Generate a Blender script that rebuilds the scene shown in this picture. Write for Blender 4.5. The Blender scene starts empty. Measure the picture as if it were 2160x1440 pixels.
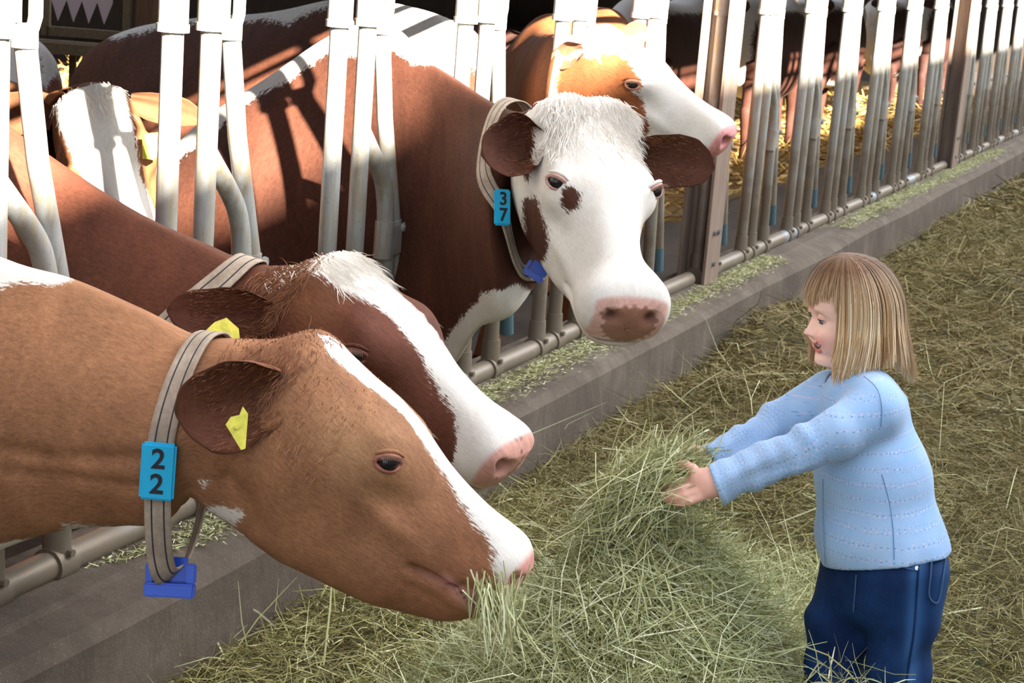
import bpy, bmesh, math, random
import numpy as np
from mathutils import Vector, Matrix
S = bpy.context.scene
COL = S.collection
rng = np.random.default_rng(7)
random.seed(7)
PI = math.pi
V3 = lambda *a: np.array(a, float)

# ---------------------------------------------------------------- camera
# world: x = away from the cows' fence into the feed alley, y = along the fence, z = up
CR = np.array([[0.912568, -0.157375, 0.377429], [0.401642, 0.171537, -0.899588], [0.07683, 0.972527, 0.219748]])
CC = V3(2.3, 0, 1.7)
cam = bpy.data.cameras.new('camera'); cam_o = bpy.data.objects.new('camera', cam); COL.objects.link(cam_o)
m4 = Matrix.Identity(4)
for i in range(3):
    for j in range(3): m4[i][j] = CR[i][j]
    m4[i][3] = CC[i]
cam_o.matrix_world = m4
cam.sensor_width = 36; cam.lens = 3800 / 2160 * 36
cam.clip_start = .05; cam.clip_end = 200
cam.dof.use_dof = True; cam.dof.focus_distance = 3.5; cam.dof.aperture_fstop = 16
S.camera = cam_o

def W(px, py, d):                     # a point seen at (px, py), d metres in front of the lens
    return CC + d * (CR @ V3((px - 1080) / 3800, -(py - 720) / 3800, -1))
def onplane(px, py, axis, val):
    v = CR @ V3((px - 1080) / 3800, -(py - 720) / 3800, -1)
    return CC + (val - CC[axis]) / v[axis] * v

# ---------------------------------------------------------------- sky, sun, exposure
w = bpy.data.worlds.new('sky'); S.world = w; w.use_nodes = True
nt = w.node_tree; bg = nt.nodes['Background']
sky = nt.nodes.new('ShaderNodeTexSky'); sky.sky_type = 'NISHITA'; sky.sun_disc = False
sky.sun_elevation = math.radians(35); sky.sun_rotation = math.radians(60); sky.dust_density = 3; sky.air_density = 1
hs = nt.nodes.new('ShaderNodeHueSaturation'); hs.inputs['Saturation'].default_value = .30
nt.links.new(sky.outputs[0], hs.inputs['Color']); nt.links.new(hs.outputs[0], bg.inputs['Color'])
bg.inputs['Strength'].default_value = .55
SUN_DIR = V3(-.78, .62, -.45)           # the way the light travels: in over the opposite wall, down into the barn
sl = bpy.data.lights.new('sun', 'SUN'); so = bpy.data.objects.new('sun', sl); COL.objects.link(so)
so.rotation_euler = Vector(SUN_DIR).to_track_quat('-Z', 'Y').to_euler()
sl.energy = 60; sl.angle = math.radians(1.2); sl.color = (1, .90, .76)
S.view_settings.view_transform = 'Standard'; S.view_settings.look = 'None'
S.view_settings.gamma = 1; S.view_settings.use_curve_mapping = False
S.view_settings.exposure = 0.30
S.cycles.max_bounces = 6; S.cycles.use_adaptive_sampling = True

# ---------------------------------------------------------------- helpers
def tag(o, label=None, cat=None, group=None, kind=None):
    if label: o['label'] = label
    if cat: o['category'] = cat
    if group: o['group'] = group
    if kind: o['kind'] = kind
    return o
def empty(name, loc, label, cat, group=None):
    o = bpy.data.objects.new(name, None); COL.objects.link(o); o.location = Vector(loc)
    o.empty_display_size = .05
    return tag(o, label, cat, group)
def meshobj(name, verts, faces, mat, parent=None, smooth=True, attrs=None, cols=None):
    me = bpy.data.meshes.new(name)
    me.from_pydata([tuple(v) for v in verts] if not isinstance(verts, np.ndarray) else verts.tolist(), [], faces.tolist() if isinstance(faces, np.ndarray) else faces)
    return finish(name, me, mat, parent, smooth, attrs, cols)
def finish(name, me, mat, parent=None, smooth=True, attrs=None, cols=None):
    if smooth: me.polygons.foreach_set('use_smooth', [True] * len(me.polygons))
    for k, a in (attrs or {}).items():
        at = me.attributes.new(k, 'FLOAT', 'POINT'); at.data.foreach_set('value', np.asarray(a, np.float32).ravel())
    for k, a in (cols or {}).items():
        a = np.asarray(a, np.float32)
        at = me.attributes.new(k, 'FLOAT_VECTOR', 'POINT'); at.data.foreach_set('vector', a.ravel())
    me.update()
    o = bpy.data.objects.new(name, me); COL.objects.link(o)
    for m in (mat if isinstance(mat, (list, tuple)) else [mat]): me.materials.append(m)
    if parent is not None:
        o.parent = parent
        # geometry is given in world space
        p = V3(0, 0, 0); q = parent
        while q is not None: p = p + np.array(q.location); q = q.parent
        o.location = Vector(-p)
    return o
def fastmesh(name, verts, quads, mat, parent=None, smooth=False, attrs=None, cols=None):
    me = bpy.data.meshes.new(name); n = len(quads); k = quads.shape[1]
    me.vertices.add(len(verts)); me.vertices.foreach_set('co', verts.astype(np.float32).ravel())
    me.loops.add(n * k); me.loops.foreach_set('vertex_index', quads.astype(np.int32).ravel())
    me.polygons.add(n); me.polygons.foreach_set('loop_start', np.arange(0, n * k, k, dtype=np.int32))
    me.update(calc_edges=True)
    return finish(name, me, mat, parent, smooth, attrs, cols)
class MB:
    def __init__(s): s.v = []; s.f = []
    def add(s, v, f):
        b = len(s.v); s.v += [tuple(map(float, q)) for q in v]; s.f += [tuple(i + b for i in g) for g in f]; return s
    def box(s, lo, hi, R=None, at=None, bev=0):
        x0, y0, z0 = lo; x1, y1, z1 = hi
        if bev:
            bm = bmesh.new(); bmesh.ops.create_cube(bm, size=1)
            for q in bm.verts: q.co = Vector(((x0 + x1) / 2 + q.co.x * (x1 - x0), (y0 + y1) / 2 + q.co.y * (y1 - y0), (z0 + z1) / 2 + q.co.z * (z1 - z0)))
            bmesh.ops.bevel(bm, geom=bm.edges[:] , offset=bev, segments=2, affect='EDGES')
            bm.verts.index_update(); v = [np.array(q.co) for q in bm.verts]; f = [tuple(q.index for q in g.verts) for g in bm.faces]; bm.free()
        else:
            v = [V3(*q) for q in ((x0, y0, z0), (x1, y0, z0), (x1, y1, z0), (x0, y1, z0), (x0, y0, z1), (x1, y0, z1), (x1, y1, z1), (x0, y1, z1))]
            f = [(0, 3, 2, 1), (4, 5, 6, 7), (0, 1, 5, 4), (1, 2, 6, 5), (2, 3, 7, 6), (3, 0, 4, 7)]
        if R is not None: v = [R @ q for q in v]
        if at is not None: v = [q + at for q in v]
        return s.add(v, f)
    def tube(s, pts, rad, n=14, caps=True, flat=None):
        pts = [np.array(p, float) for p in pts]; m = len(pts)
        rad = [rad] * m if np.isscalar(rad) else rad
        T = [pts[min(i + 1, m - 1)] - pts[max(i - 1, 0)] for i in range(m)]
        T = [t / np.linalg.norm(t) for t in T]
        a = V3(0, 0, 1) if abs(T[0][2]) < .9 else V3(1, 0, 0)
        N = np.cross(T[0], a); N /= np.linalg.norm(N); v = []
        for i in range(m):
            N = N - T[i] * (N @ T[i]); N /= np.linalg.norm(N); B = np.cross(T[i], N)
            for k in range(n):
                t = 2 * PI * k / n; v.append(pts[i] + rad[i] * (math.cos(t) * N + math.sin(t) * B * (flat or 1)))
        f = [(i * n + k, i * n + (k + 1) % n, (i + 1) * n + (k + 1) % n, (i + 1) * n + k) for i in range(m - 1) for k in range(n)]
        if caps: f += [tuple(range(n - 1, -1, -1)), tuple((m - 1) * n + k for k in range(n))]
        return s.add(v, f)
    def obj(s, name, mat, parent=None, smooth=True):
        o = meshobj(name, s.v, s.f, mat, parent, smooth)
        if smooth:
            try:
                o.data.set_sharp_from_angle(angle=math.radians(45))
            except Exception: pass
        return o
def cr(P, t):                          # Catmull-Rom through rows of P at parameters t in [0, len-1]
    P = np.asarray(P, float); n = len(P); t = np.clip(t, 0, n - 1 - 1e-9); i = t.astype(int); f = (t - i)[:, None]
    g = lambda k: P[np.clip(k, 0, n - 1)]
    p0, p1, p2, p3 = g(i - 1), g(i), g(i + 1), g(i + 2)
    return .5 * (2 * p1 + (p2 - p0) * f + (2 * p0 - 5 * p1 + 4 * p2 - p3) * f ** 2 + (3 * p1 - p0 - 3 * p2 + p3) * f ** 3)
def curve(pts, k=8):
    return cr(pts, np.linspace(0, len(pts) - 1, (len(pts) - 1) * k + 1))
def sm(a, b, x):
    t = np.clip((x - a) / (b - a), 0, 1); return t * t * (3 - 2 * t)
def unit(v): v = np.asarray(v, float); return v / np.linalg.norm(v, axis=-1, keepdims=True)
def poly_sd(P, poly):                  # signed distance of 2-D points to a polygon, > 0 inside
    P = np.asarray(P, float); q = np.asarray(poly, float); d = np.full(len(P), 1e9); ins = np.zeros(len(P), bool)
    for i in range(len(q)):
        a, b = q[i], q[(i + 1) % len(q)]; e = b - a; w_ = P - a
        t = np.clip((w_ @ e) / (e @ e + 1e-12), 0, 1); d = np.minimum(d, np.hypot(*(w_ - t[:, None] * e).T))
        c = (a[1] > P[:, 1]) != (b[1] > P[:, 1])
        xx = a[0] + (P[:, 1] - a[1]) / ((b[1] - a[1]) if abs(b[1] - a[1]) > 1e-12 else 1e-12) * e[0]
        ins ^= c & (P[:, 0] < xx)
    return np.where(ins, d, -d)

# ---------------------------------------------------------------- materials
class NT:
    def __init__(s, name):
        s.m = bpy.data.materials.new(name); s.m.use_nodes = True; s.t = s.m.node_tree; s.b = s.t.nodes['Principled BSDF']
    def n(s, typ, **kw):
        q = s.t.nodes.new(typ)
        for k, v_ in kw.items():
            if k.startswith('i_'): q.inputs[k[2:].replace('_', ' ')].default_value = v_
            else: setattr(q, k, v_)
        return q
    def l(s, a, b): s.t.links.new(a, b); return s
    def noise(s, scale, detail=4, rough=.6, vec=None, dist=0):
        q = s.n('ShaderNodeTexNoise'); q.inputs['Scale'].default_value = scale; q.inputs['Detail'].default_value = detail
        q.inputs['Roughness'].default_value = rough; q.inputs['Distortion'].default_value = dist
        if vec is not None: s.l(vec, q.inputs['Vector'])
        return q.outputs['Fac']
    def obj(s, scale=(1, 1, 1)):
        g = s.n('ShaderNodeNewGeometry'); mp = s.n('ShaderNodeMapping'); mp.inputs['Scale'].default_value = scale
        s.l(g.outputs['Position'], mp.inputs['Vector']); return mp.outputs[0]
    def ramp(s, fac, stops, interp='LINEAR'):
        r = s.n('ShaderNodeValToRGB'); r.color_ramp.interpolation = interp; e = r.color_ramp.elements
        while len(e) < len(stops): e.new(.5)
        for k, (p, c) in enumerate(stops): e[k].position = p; e[k].color = (*c, 1) if len(c) == 3 else c
        s.l(fac, r.inputs[0]); return r.outputs[0]
    def mix(s, fac, a, b, mode='MIX'):
        q = s.n('ShaderNodeMix', data_type='RGBA', blend_type=mode)
        for src, i in ((fac, 0), (a, 6), (b, 7)):
            if isinstance(src, (int, float)): q.inputs[i].default_value = src
            elif isinstance(src, tuple): q.inputs[i].default_value = (*src, 1)
            else: s.l(src, q.inputs[i])
        return q.outputs[2]
    def math(s, op, a, b=None, c=None):
        q = s.n('ShaderNodeMath', operation=op)
        for i, v_ in enumerate((a, b, c)):
            if v_ is None: continue
            if isinstance(v_, (int, float)): q.inputs[i].default_value = v_
            else: s.l(v_, q.inputs[i])
        return q.outputs[0]
    def attr(s, name): return s.n('ShaderNodeAttribute', attribute_name=name)
    def bump(s, h, strength=.3, dist=.01):
        q = s.n('ShaderNodeBump'); q.inputs['Strength'].default_value = strength; q.inputs['Distance'].default_value = dist
        s.l(h, q.inputs['Height']); s.l(q.outputs[0], s.b.inputs['Normal'])
    def out(s, col, rough=.6, metal=0, spec=.5):
        if isinstance(col, tuple): s.b.inputs['Base Color'].default_value = (*col, 1)
        else: s.l(col, s.b.inputs['Base Color'])
        if isinstance(rough, (int, float)): s.b.inputs['Roughness'].default_value = rough
        else: s.l(rough, s.b.inputs['Roughness'])
        s.b.inputs['Metallic'].default_value = metal; s.b.inputs['Specular IOR Level'].default_value = spec
        return s.m
def flat(name, col, rough=.6, metal=0, spec=.5): return NT(name).out(col, rough, metal, spec)
def m_steel(name='galvanised_steel', worn=False):
    t = NT(name); v = t.obj()
    big = t.noise(9, 4, .6, v); fine = t.noise(90, 3, .6, v); streak = t.noise(6, 4, .65, t.obj((9, 9, 1.1)))
    c = t.ramp(big, [(.30, (.30, .315, .305)), (.55, (.40, .42, .42)), (.75, (.52, .55, .57))])
    c = t.mix(t.ramp(streak, [(.42, (0, 0, 0)), (.66, (1, 1, 1))]), c, (.36, .30, .20))
    g = t.n('ShaderNodeNewGeometry'); z = t.n('ShaderNodeSeparateXYZ'); t.l(g.outputs['Position'], z.inputs[0])
    low = t.math('MULTIPLY', t.math('SUBTRACT', 1.02, z.outputs[2]), 1.6)
    low = t.math('ADD', low, t.math('MULTIPLY', t.math('SUBTRACT', big, .5), 1.6))
    c = t.mix(t.ramp(low, [(.1, (0, 0, 0)), (.8, (.88, .88, .88))]), c, (.165, .132, .095))
    c = t.mix(t.ramp(fine, [(.62, (0, 0, 0)), (.75, (.5, .5, .5))]), c, (.18, .16, .13))
    if worn:
        wn = t.noise(1.0, 1, .4, t.obj((.3, 2.6, 3))); c = t.mix(t.ramp(wn, [(.56, (0, 0, 0)), (.62, (1, 1, 1))]), c, (.26, .29, .32))
    t.bump(fine, .25, .002); return t.out(c, .45, .25, .5)
def m_concrete(name='concrete', base=((.064, .049, .038), (.104, .083, .064), (.160, .134, .108))):
    t = NT(name); v = t.obj()
    a = t.noise(3.5, 6, .65, v, .4); b = t.noise(60, 4, .7, v); d = t.noise(220, 2, .6, v)
    st = t.noise(5, 4, .6, t.obj((3, 5, .6)))
    c = t.ramp(a, [(.32, base[0]), (.52, base[1]), (.72, base[2])])
    c = t.mix(t.ramp(st, [(.45, (0, 0, 0)), (.7, (.55, .55, .55))]), c, (.055, .042, .033))
    c = t.mix(t.ramp(d, [(.60, (0, 0, 0)), (.72, (.5, .5, .5))]), c, (.26, .225, .19))
    t.bump(t.math('ADD', b, t.math('MULTIPLY', d, .4)), .6, .006); return t.out(c, .9)
def m_wood(name, cols, scale=(18, 1.2, 18)):
    t = NT(name); a = t.noise(4, 6, .65, t.obj(scale), .6); b = t.noise(1.5, 3, .5, t.obj())
    c = t.ramp(a, [(.3, cols[0]), (.5, cols[1]), (.72, cols[2])]); c = t.mix(t.ramp(b, [(.4, (0, 0, 0)), (.7, (.5, .5, .5))]), c, cols[0])
    t.bump(a, .4, .004); return t.out(c, .8)
STEEL = m_steel(); RAILM = m_steel('worn_steel', True); CONC = m_concrete()
RUB = flat('grey_blue_rubber', (.06, .12, .15), .5)
BOLT = flat('bolt_metal', (.22, .23, .24), .4, .6)
POSTM = m_wood('weathered_post_paint', ((.15, .105, .08), (.22, .165, .13), (.29, .225, .18)), (14, 14, .8))
# ---------------------------------------------------------------- setting: floor, kerb wall, barn
def slab(name, lo, hi, mat, kind='structure', bev=0):
    return tag(MB().box(lo, hi, bev=bev).obj(name, mat, smooth=False), kind=kind)
slab('floor', (-.02, -3, -.1), (6.2, 32, 0), m_concrete('alley_concrete', ((.10, .08, .06), (.15, .125, .10), (.2, .17, .14))))
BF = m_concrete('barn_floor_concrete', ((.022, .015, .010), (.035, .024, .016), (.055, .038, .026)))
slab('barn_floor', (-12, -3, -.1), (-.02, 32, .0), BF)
# kerb: a low wall with a sloping ledge, the rail lies on it
prof = [(-.12, 0), (-.12, .285), (.10, .275), (.115, .262), (.20, .25), (.225, .225), (.235, 0)]
ys = np.linspace(-2, 31, 120); kv = []
for y in ys:
    for i, (x, z) in enumerate(prof): kv.append((x + (.004 * math.sin(y * 3.1 + i) if i > 1 else 0), y, z + (.004 * math.sin(y * 2.3 + i * 2) if 0 < i < 6 else 0)))
n = len(prof)
kf = [(j * n + i, j * n + i + 1, (j + 1) * n + i + 1, (j + 1) * n + i) for j in range(len(ys) - 1) for i in range(n - 1)]
kerb = tag(meshobj('kerb_wall', kv, kf, CONC, smooth=False), kind='structure')
# opposite barn wall, beyond the camera: the sun comes in over it
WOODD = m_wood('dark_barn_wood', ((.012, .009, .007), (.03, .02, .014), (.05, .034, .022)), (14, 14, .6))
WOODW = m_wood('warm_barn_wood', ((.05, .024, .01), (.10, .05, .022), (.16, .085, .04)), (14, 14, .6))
slab('wall_opposite', (6.2, -6, 0), (6.4, 34, 1.15 + 6.2 * .577), m_concrete('plaster', ((.42, .40, .36), (.48, .46, .42), (.54, .52, .48))))
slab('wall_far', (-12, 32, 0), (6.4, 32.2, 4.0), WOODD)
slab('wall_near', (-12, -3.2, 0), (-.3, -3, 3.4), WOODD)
slab('ceiling', (-2.4, -3.2, 2.75), (.25, 32.2, 2.87), WOODD); slab('ceiling', (-12.2, -3.2, 2.75), (-4.4, 32.2, 2.87), WOODD)   # unseen gap added between the slabs to let sky light into the barn
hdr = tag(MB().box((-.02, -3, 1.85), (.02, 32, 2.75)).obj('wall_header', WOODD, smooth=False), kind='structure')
# back wall of boards
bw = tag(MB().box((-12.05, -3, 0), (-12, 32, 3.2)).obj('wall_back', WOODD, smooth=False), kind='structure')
pk = MB().box((0, 0, 0), (.03, .19, 3.0)).obj('wall_plank', WOODD, None, False); pk.parent = bw; pk.location = (-11.99, -2.9, 0)
for i in range(1, 100):
    q = pk.copy(); COL.objects.link(q); q.parent = bw; q.location = (-11.99 + .012 * (i * 7 % 3), -2.9 + .2 * i, 0)
# deep golden straw bedding in the sun strip behind the cows
def m_straw(name, stops, rough=.7, old=None):
    t = NT(name); g = t.n('ShaderNodeNewGeometry'); c = t.ramp(g.outputs['Random Per Island'], stops)
    nn = t.noise(2.2, 3, .5, t.obj()); c = t.mix(t.ramp(nn, [(.35, (0, 0, 0)), (.7, (.45, .45, .45))]), c, stops[1][1])
    if old:
        y_ = t.n('ShaderNodeSeparateXYZ'); t.l(g.outputs['Position'], y_.inputs[0]); n2 = t.noise(1.4, 3, .6, t.obj())
        f_ = t.math('ADD', y_.outputs[1], t.math('MULTIPLY', t.math('SUBTRACT', n2, .5), 3.5)); c = t.mix(t.ramp(t.math('MULTIPLY', f_, .1), [(.38, (0, 0, 0)), (.55, (.8, .8, .8))]), c, old)
    return t.out(c, rough, 0, .35)
GOLD = m_straw('golden_straw', [(0, (.16, .09, .02)), (.5, (.42, .26, .07)), (1, (.62, .42, .14))])
HAY = m_straw('green_hay', [(0, (.085, .062, .018)), (.22, (.17, .135, .042)), (.45, (.27, .25, .085)), (.7, (.40, .40, .155)), (.88, (.55, .55, .26)), (1, (.78, .78, .48))], old=(.195, .155, .062))
HAYP = m_straw('pale_hay', [(0, (.17, .14, .05)), (.2, (.34, .34, .15)), (.5, (.49, .53, .27)), (.8, (.64, .68, .41)), (1, (.86, .88, .66))])
def strands(name, base, dirs, length, width, mat, parent=None, seg=2, droop=.15, rngl=rng, kink=.25):
    """thin flat blades: base (n,3), dirs (n,3) unit, length (n), width (n)"""
    n = len(base); side = unit(np.cross(dirs, unit(rngl.normal(size=(n, 3)))))
    kv_ = rngl.normal(size=(n, 3)) * kink; rows = []
    p = base.copy(); d = dirs.copy()
    for s in range(seg + 1):
        wv = width * (1.0 if s < seg else .35)
        rows += [p - side * wv[:, None] / 2, p + side * wv[:, None] / 2]
        p = p + d * (length / seg)[:, None]
        d = unit(d + kv_ * (1 if s == 0 else rngl.normal(size=(n, 1)) * .6) - V3(0, 0, droop))
    V = np.stack(rows, 1).reshape(-1, 3); k = 2 * (seg + 1); b = np.arange(n)[:, None] * k
    Q = np.concatenate([b + np.array([[2 * s, 2 * s + 1, 2 * s + 3, 2 * s + 2]]) for s in range(seg)], 0)
    return fastmesh(name, V, Q, mat, parent)
def lumpy(x, y, seed, n=26, lo=1.2, hi=7):
    r = np.random.default_rng(seed); z = np.zeros_like(x)
    for _ in range(n):
        f = r.uniform(lo, hi); a = r.uniform(0, 2 * PI); ph = r.uniform(0, 6.3)
        z += np.sin(f * (x * math.cos(a) + y * math.sin(a)) + ph + .7 * np.sin(f * .6 * (y - x) + ph)) / (1 + f)
    return z / n ** .5
# hay bed along the alley
def hay_z(x, y):
    z = .08 + .085 * lumpy(x, y, 3, 26, 1.5, 6) + .055 * lumpy(x, y, 5, 30, 7, 22)
    z = z + .13 * np.exp(-((x - .42) / .20) ** 2 - ((y - 7.35) / .55) ** 2) + .08 * np.exp(-((x - .45) / .2) ** 2 - ((y - 6.1) / .35) ** 2) + .12 * np.exp(-((x - 1.1) / .4) ** 2 - ((y - 9.2) / .5) ** 2) + .10 * np.exp(-((x - 2.2) / .5) ** 2 - ((y - 8.0) / .5) ** 2)
    e = .27 + .05 * np.sin(y * 1.3 + .6) + .04 * np.sin(y * 4.1)               # ragged edge near the kerb
    z = z * sm(e - .14, e + .22, x) + .05 * sm(.5, 1.1, x)
    z += .12 * np.exp(-((x - .95) / .45) ** 2 - ((y - 5.9) / .9) ** 2)
    z += .34 * np.exp(-((x - 1.26) / .27) ** 2 - ((y - 3.35) / .40) ** 2)       # heap in front of the child
    z += .16 * np.exp(-((x - 1.25) / .35) ** 2 - ((y - 3.0) / .45) ** 2)
    z -= .06 * np.exp(-((x - 2.05) / .35) ** 2 - ((y - 3.75) / .5) ** 2)
    return z
X0, X1 = .2, 5.6
def grid_surface(name, fz, xs, ys_, mat, **k):
    gx, gy = np.meshgrid(xs, ys_, indexing='ij'); V = np.stack([gx, gy, fz(gx, gy)], -1).reshape(-1, 3)
    a = np.arange(len(xs) * len(ys_)).reshape(len(xs), len(ys_))
    Q = np.stack([a[:-1, :-1], a[1:, :-1], a[1:, 1:], a[:-1, 1:]], -1).reshape(-1, 4)
    return fastmesh(name, V, Q, mat, smooth=True, **k)
def m_haybase():
    t = NT('hay_mat'); a = t.noise(70, 4, .7, t.obj(), 1.5); b = t.noise(6, 3, .6, t.obj())
    c = t.ramp(a, [(.3, (.035, .03, .012)), (.5, (.10, .09, .035)), (.7, (.22, .20, .085))]); c = t.mix(t.ramp(b, [(.4, (0, 0, 0)), (.7, (.5, .5, .5))]), c, (.07, .058, .025))
    t.bump(a, 1, .02); return t.out(c, .9)
HB = m_haybase()
HAYOBJ = empty('hay', (2, 4, 0), 'loose greenish hay spread along the feed alley beside the concrete kerb', 'hay')
HAYOBJ['kind'] = 'stuff'
yy = np.concatenate([np.arange(.5, 7, .03), np.arange(7, 30, .12)])
hb = grid_surface('hay_layer', hay_z, np.arange(X0, X1, .03), yy, HB); hb.parent = HAYOBJ; hb.location = (-2, -4, 0); hb['kind'] = 'stuff'
def hay_strands(name, n, ya, yb, lmin, lmax, wd, seed, xa=.22, xb=5.4, lift=.5, mat=None, pw=1.):
    r = np.random.default_rng(seed)
    y = ya + (yb - ya) * r.random(n) ** pw; x = xa + (xb - xa) * r.random(n)
    # only where the camera's neighbourhood can see it
    P_ = np.stack([x, y, np.zeros(n)], 1) - CC; c = P_ @ CR; px = 1080 - 3800 * c[:, 0] / c[:, 2]
    k = (px > -500) & (px < 2600); x, y = x[k], y[k]; n = len(x)
    z = hay_z(x, y); keep = z > .0; x, y, z = x[keep], y[keep], z[keep]; n = len(x)
    az = r.uniform(0, 2 * PI, n); el = r.normal(.05, lift * .55, n)
    d = np.stack([np.cos(az) * np.cos(el), np.sin(az) * np.cos(el), np.sin(el)], 1)
    L = r.uniform(lmin, lmax, n) * (1 + (r.random(n) < .06) * .9)
    base = np.stack([x, y, z + r.uniform(-.01, .02, n)], 1) - d * (L * .4)[:, None] * np.array([1, 1, .0])
    o = strands(name, base, d, L, r.uniform(.6, 1.5, n) * wd, mat or HAY, None, 2, .22, r, .35)
    o.parent = HAYOBJ; o.location = (-2, -4, 0); o['kind'] = 'stuff'; return o

HQ = 1.0
hay_strands('hay_stalks', int(230000 * HQ), 1.9, 6.2, .04, .14, .0020, 11)
hay_strands('hay_stalks', int(110000 * HQ), 6.0, 13, .07, .18, .0038, 12, lift=.45)
hay_strands('hay_stalks', int(30000 * HQ), 12.5, 26, .12, .3, .010, 13, lift=.4)
hay_strands('hay_stalks', int(85000 * HQ), 2.5, 4.4, .05, .16, .0021, 14, xa=.80, xb=1.62, lift=.75, mat=HAYP)
hay_strands('long_stalks', int(2600 * HQ), 2.2, 7, .14, .30, .0034, 15, lift=.8, mat=HAYP)
hay_strands('long_stalks', int(1500 * HQ), 7, 16, .2, .4, .006, 16, lift=.6)
# chaff lying on the kerb ledge
r_ = np.random.default_rng(5); nn_ = 30000
y_ = 1.8 + 14 * r_.random(nn_) ** 1.3; x_ = .085 + .035 * r_.normal(size=nn_) + .03 * (r_.random(nn_) < .3); kk = (lumpy(x_ * 3, y_, 9, 12, 1, 6) > -.12) & (x_ > .03) & (x_ < .2); y_ = y_[kk]; x_ = x_[kk]
az = r_.uniform(0, 6.3, len(x_)); dd = unit(np.stack([np.cos(az), np.sin(az), r_.normal(.1, .2, len(x_))], 1))
tag(strands('hay_chaff', np.stack([x_, y_, .278 + 0 * x_ - .15 * np.maximum(x_ - .1, 0)], 1), dd, r_.uniform(.008, .03, len(x_)), r_.uniform(.002, .004, len(x_)), HAYP, None, 1, 0, r_), 'short greenish hay chaff lying on the kerb ledge under the rail', 'hay', kind='stuff')
# bedding
n = int(26000); r_ = np.random.default_rng(8)
x_ = r_.uniform(-9, -1.15, n); y_ = r_.uniform(2, 24, n); az = r_.uniform(0, 6.3, n); el = r_.normal(.15, .3, n)
dd = np.stack([np.cos(az) * np.cos(el), np.sin(az) * np.cos(el), np.sin(el)], 1)
tag(strands('straw_bedding', np.stack([x_, y_, .06 + .05 * lumpy(x_, y_, 4)], 1), dd, r_.uniform(.1, .3, n), r_.uniform(.008, .02, n), GOLD, None, 2, .2, r_), 'golden straw bedding on the barn floor behind the cows', 'straw', kind='stuff')
slab('bedding_base', (-9, 1, -.02), (-1.25, 26, .035), flat('straw_ground', (.13, .08, .025), .9), 'stuff')['label'] = 'trodden golden straw under the loose bedding'
bpy.data.objects['bedding_base']['category'] = 'straw'

# ---------------------------------------------------------------- feed fence
RZ = .30                               # height of the bottom rail
post_y = [1.35 - .05, 7.53, 13.45, 19.4]
BAYS = [(1.4, 7.40, [1.95, 2.66, 3.406, 4.163, 4.933, 5.70, 6.47], 'near bay of the galvanised cow feed fence, around the four nearest cows'),
        (7.66, 13.36, [7.36, 8.18, 9.0, 9.8, 10.66, 11.5, 12.4], 'middle bay of the feed fence, between the two brown posts'),
        (13.55, 19.3, [13.7, 14.5, 15.3, 16.1, 16.9, 17.7, 18.5], 'farthest bay of the feed fence, beyond the second brown post')]
def smoothpath(pts, k=6): return [tuple(p) for p in curve(np.array(pts, float), k)]
def upright_mb(y, z1=1.85):
    return MB().tube([(0, y, RZ), (0, y, z1)], .0225, 14)
proto = {}
def place(kind, build, name, mat, parent, y, lab=None):
    if kind not in proto:
        o = build().obj(name, mat, None); proto[kind] = o
    else:
        o = proto[kind].copy(); COL.objects.link(o)
        for k in list(o.keys()):
            if k in ('label',): del o[k]
    o.parent = parent; o.location = (0, y - parent.location[1], 0)
    if lab: o['label'] = lab
    return o
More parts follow.
